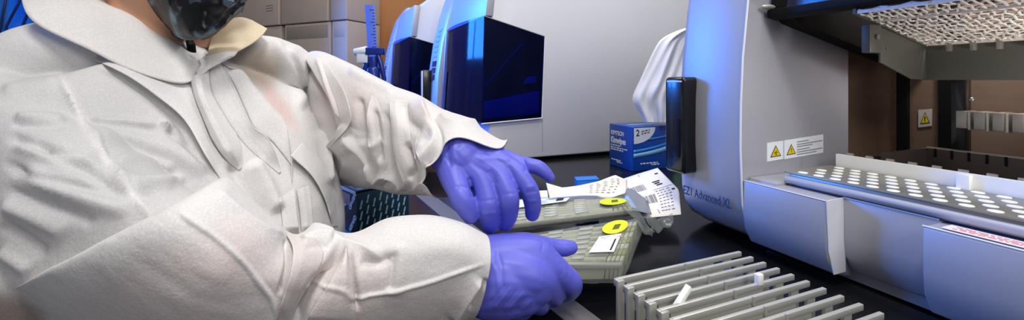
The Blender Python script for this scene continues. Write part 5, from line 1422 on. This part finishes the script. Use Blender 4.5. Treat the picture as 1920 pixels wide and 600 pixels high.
# -------- body under the clothes
b = MB()
hc = at(318, -85, .575)                               # head centre
hd = (NF*0.80 + RGT*0.25); hd.z = -0.12; hd = hd.normalized()   # the way the face looks
hs = Vector((0, 0, 1)).cross(hd).normalized(); hu = hd.cross(hs)
Rm = Matrix((hd, hs, hu)).transposed()
b.ball(hc + hu*0.015 - hd*0.012, 0.094, 0.074, 0.092, 20, Rm)
b.ball(hc - hu*0.045 + hd*0.020, 0.068, 0.062, 0.072, 18, Rm)
b.ball(hc - hu*0.088 + hd*0.052, 0.026, 0.032, 0.022, 12, Rm)     # chin
b.capsule([hc + hd*0.082 + hu*0.008, hc + hd*0.098 - hu*0.030], [0.010, 0.014], 12)   # nose
for s_ in (1, -1):
    b.ball(hc + hs*0.074*s_ - hd*0.008 - hu*0.010, 0.020, 0.009, 0.032, 10, Rm)       # ears
    b.ball(hc + hs*0.036*s_ + hd*0.062 - hu*0.022, 0.024, 0.026, 0.02, 10, Rm)        # cheeks
    b.capsule([hc + hs*0.020*s_ + hd*0.0775 + hu*0.0215, hc + hs*0.043*s_ + hd*0.0715 + hu*0.0205], [0.0062, 0.0058], 10)   # upper lids
    b.capsule([hc + hs*0.021*s_ + hd*0.0755 + hu*0.0010, hc + hs*0.042*s_ + hd*0.0700 + hu*0.0020], [0.0056, 0.0054], 10)   # lower lids
    b.capsule([hc + hs*0.016*s_ + hd*0.084 + hu*0.030, hc + hs*0.046*s_ + hd*0.070 + hu*0.030], [0.009, 0.008], 10)   # brows
nb = Vector((NB.x, NB.y, 0.27))
b.capsule([hc - hu*0.05 - hd*0.025, hc*0.4 + nb*0.6 + Vector((0, 0, 0.01)), nb], [0.056, 0.054, 0.075], 20)
tb_ = [(0.27, 0.15, 0.075), (0.18, 0.165, 0.095), (0.05, 0.16, 0.11), (-0.08, 0.15, 0.105), (-0.2, 0.165, 0.115)]
b.loft([[Vector((NB.x, NB.y, z)) + NF*(0.01+ (0.02 if z < .2 else 0)) + LA*(w_*math.cos(2*math.pi*k/28)) + NF*(d_*math.sin(2*math.pi*k/28)) for k in range(28)] for z, w_, d_ in tb_])
S1 = nb - LA*0.135 + Vector((0, 0, -0.03)); S2 = nb + LA*0.125 + Vector((0, 0, -0.04))
b.capsule([S1, S2], [0.044, 0.044], 16)
E1 = at(330, 565, .40); E2 = at(680, 275, .72)
for S_, E_, Wr in ((S1, E1, at(905, 514, .470)), (S2, E2, at(846, 284, .532))):
    b.capsule([S_, S_*0.5+E_*0.5, E_], [0.042, 0.038, 0.034], 14)
    b.capsule([E_, E_*0.6+Wr*0.4, Wr], [0.038, 0.037, 0.027], 14)
for s_ in (1, -1):
    hp = Vector((NB.x, NB.y, -0.2)) + LA*0.08*s_
    kn = Vector((NB.x-0.03, NB.y, -0.60)) + LA*0.085*s_; an = Vector((NB.x-0.06, NB.y, -0.99)) + LA*0.09*s_
    b.capsule([hp, hp*0.5+kn*0.5, kn, kn*0.55+an*0.45, an], [0.088, 0.078, 0.056, 0.054, 0.036], 16)
body = link('body', fused(b, 0.0045, 'body', M['skin'], person, 8), M['skin'], person, 80)
# eyes
for s_ in (1, -1):
    e = MB().ball(hc + hs*0.031*s_ + hd*0.0685 + hu*0.012, 0.0118, n=12).build('eye', M['eye'], person)
    MB().disc(hc + hs*0.031*s_ + hd*0.0795 + hu*0.011, hd, 0.0050, 0.0012).build('iris', M['iris'], e)
# hair: cap over the skull with a knot behind
hm = MB()
hm.ball(hc + hu*0.030 - hd*0.028, 0.092, 0.083, 0.090, 22, Rm)
hm.ball(hc - hd*0.125 + hu*0.03, 0.036, 0.040, 0.036, 14, Rm)
for s_ in (1, -1): hm.capsule([hc + hs*0.070*s_ + hd*0.02 + hu*0.06, hc + hs*0.075*s_ - hd*0.03 - hu*0.0], [0.020, 0.016], 12)
link('hair', fused(hm, 0.004, 'hair', M['hair'], person, 4), M['hair'], person, 80)
# face mask
Yr = [-70, -50, -30, -10, 5, 20, 35, 48, 58, 66, 71, 74]
Lx = [214, 226, 237, 250, 261, 274, 288, 300, 310, 320, 330, 342]
Rx = [478, 474, 469, 464, 457, 447, 433, 421, 410, 397, 386, 374]
rows = []
for i, (y, l, r_) in enumerate(zip(Yr, Lx, Rx)):
    rows.append([])
    for j in range(11):
        s_ = 2*j/10-1; dd = .562 - .082*math.sqrt(max(0, 1-abs(s_)**2.4)) + 0.035*max(0, (i-8)/3)**2*(1-abs(s_)) - 0.01*(s_*0.5+0.5) + 0.004
        rows[-1].append((l+(r_-l)*(s_+1)/2, y, dd))
rs = np.array([cat([[*at(*p)] for p in r_], 90) for r_ in rows])
G = np.array([cat(rs[:, j, :], 70) for j in range(90)]).transpose(1, 0, 2)
for i in range(70):
    for j in range(90):
        q = Vector(G[i, j]); n_ = noise.noise(q*50) + 0.5*noise.noise(q*95)
        rgd = (1-min(1, abs(noise.noise(q*26+Vector((3, 1, 7))))*2.4))
        G[i, j] += np.array(NF)*(n_*0.006 + rgd*0.009)
mk = grid_obj('face_mask', G, M['maskm'], person, closed=False, solid=0.002)
for s_ in (1, -1):
    MB().tube([Vector(G[20, 2 if s_ < 0 else -3]), hc + hs*0.080*s_ + hd*0.0 - hu*0.0, hc + hs*0.082*s_ - hd*0.02 - hu*0.02], 0.002, 6).build('ear_loop', M['matte_black'], mk)
MB().tube([at(352, 66, .545), at(358, 84, .540), at(362, 104, .548), at(366, 120, .556)], [0.003, 0.005, 0.004, 0.003], 8).build('neck_strap', M['matte_black'], mk)
# shirt at the throat, trousers, shoes
MB().loft([[Vector((NB.x, NB.y, z)) + NF*0.006 + LA*(w_*math.cos(2*math.pi*k/32)) + NF*(d_*math.sin(2*math.pi*k/32)) for k in range(32)] for z, w_, d_ in ((0.345, 0.058, 0.056), (0.325, 0.066, 0.060), (0.30, 0.09, 0.064))], cap=False).build('shirt', M['shirt'], person, solid=0.002)
for s_ in (1, -1):
    hp = Vector((NB.x, NB.y, -0.2)) + LA*0.085*s_; kn = Vector((NB.x-0.03, NB.y, -0.60)) + LA*0.085*s_; an = Vector((NB.x-0.06, NB.y, -0.985)) + LA*0.09*s_
    MB().tube([hp, hp*0.5+kn*0.5, kn, kn*0.5+an*0.5, an], [0.10, 0.092, 0.075, 0.072, 0.07], 20).build('trouser_leg', M['trouser'], person, smooth=60)
    MB().capsule([an + Vector((0, 0, -0.022)) - NF*0.03, an + Vector((0, 0, -0.022)) + NF*0.08, an + Vector((0, 0, -0.030)) + NF*0.15], [0.042, 0.040, 0.033], 16).build('shoe', M['shoe'], person, smooth=60)
# ================================================================ light
w = bpy.data.worlds.new('world'); scene.world = w; w.use_nodes = True
bg = w.node_tree.nodes['Background']; bg.inputs['Color'].default_value = (0.82, 0.85, 0.95, 1); bg.inputs['Strength'].default_value = 0.24

def area(name, loc, target, size, power, rgb=(1, 1, 1), size_y=None, spread=180):
    l = bpy.data.lights.new(name, 'AREA'); l.shape = 'RECTANGLE'; l.size = size; l.size_y = size_y or size
    l.energy = power; l.color = rgb; l.spread = R(spread)
    o = bpy.data.objects.new(name, l); COL.objects.link(o); o.location = loc
    o.rotation_euler = (Vector(target) - Vector(loc)).to_track_quat('-Z', 'Y').to_euler()
    return o
area('ceiling_lamp', (-0.10, -0.20, 1.95), (0.25, 0.7, 0), 0.42, 24, (1, 0.98, 0.96), 0.42)
area('front_fill', (0.50, -1.05, 1.2), (0.75, 0.9, 0.25), 0.9, 13, (1, 0.97, 0.95), 0.6)  # soft fill added behind the camera to lift the sides facing it
area('ceiling_lamp_rear', (0.95, 0.75, 2.15), (0.7, 1.3, 0), 1.1, 22, (1, 0.98, 0.95), 0.7)
area('ceiling_lamp_back', (0.1, 2.2, 2.2), (0.0, 2.6, 0.3), 1.0, 12, (1, 0.96, 0.9), 0.7)
area('blue_lamp', (-0.75, 2.3, 0.80), (0.45, 1.7, 0.35), 0.6, 34, (0.03, 0.22, 1.0), 0.6, 130)
area('chamber_fill', (1.02, 0.36, 0.54), (1.14, 0.34, 0.25), 0.10, 1.0, (1, 0.95, 0.9), 0.05)  # added fill inside the chamber, brightens its back wall
area('deck_fill', (0.84, 0.14, 0.27), (0.85, 0.32, 0.40), 0.06, 0.36, (1, 0.95, 0.9), 0.06)  # added fill out of view, shines up at the wire lattice

scene.view_settings.view_transform = 'Standard'
scene.view_settings.look = 'None'
scene.view_settings.exposure = 0.0
scene.view_settings.gamma = 1.0
scene.view_settings.use_curve_mapping = False
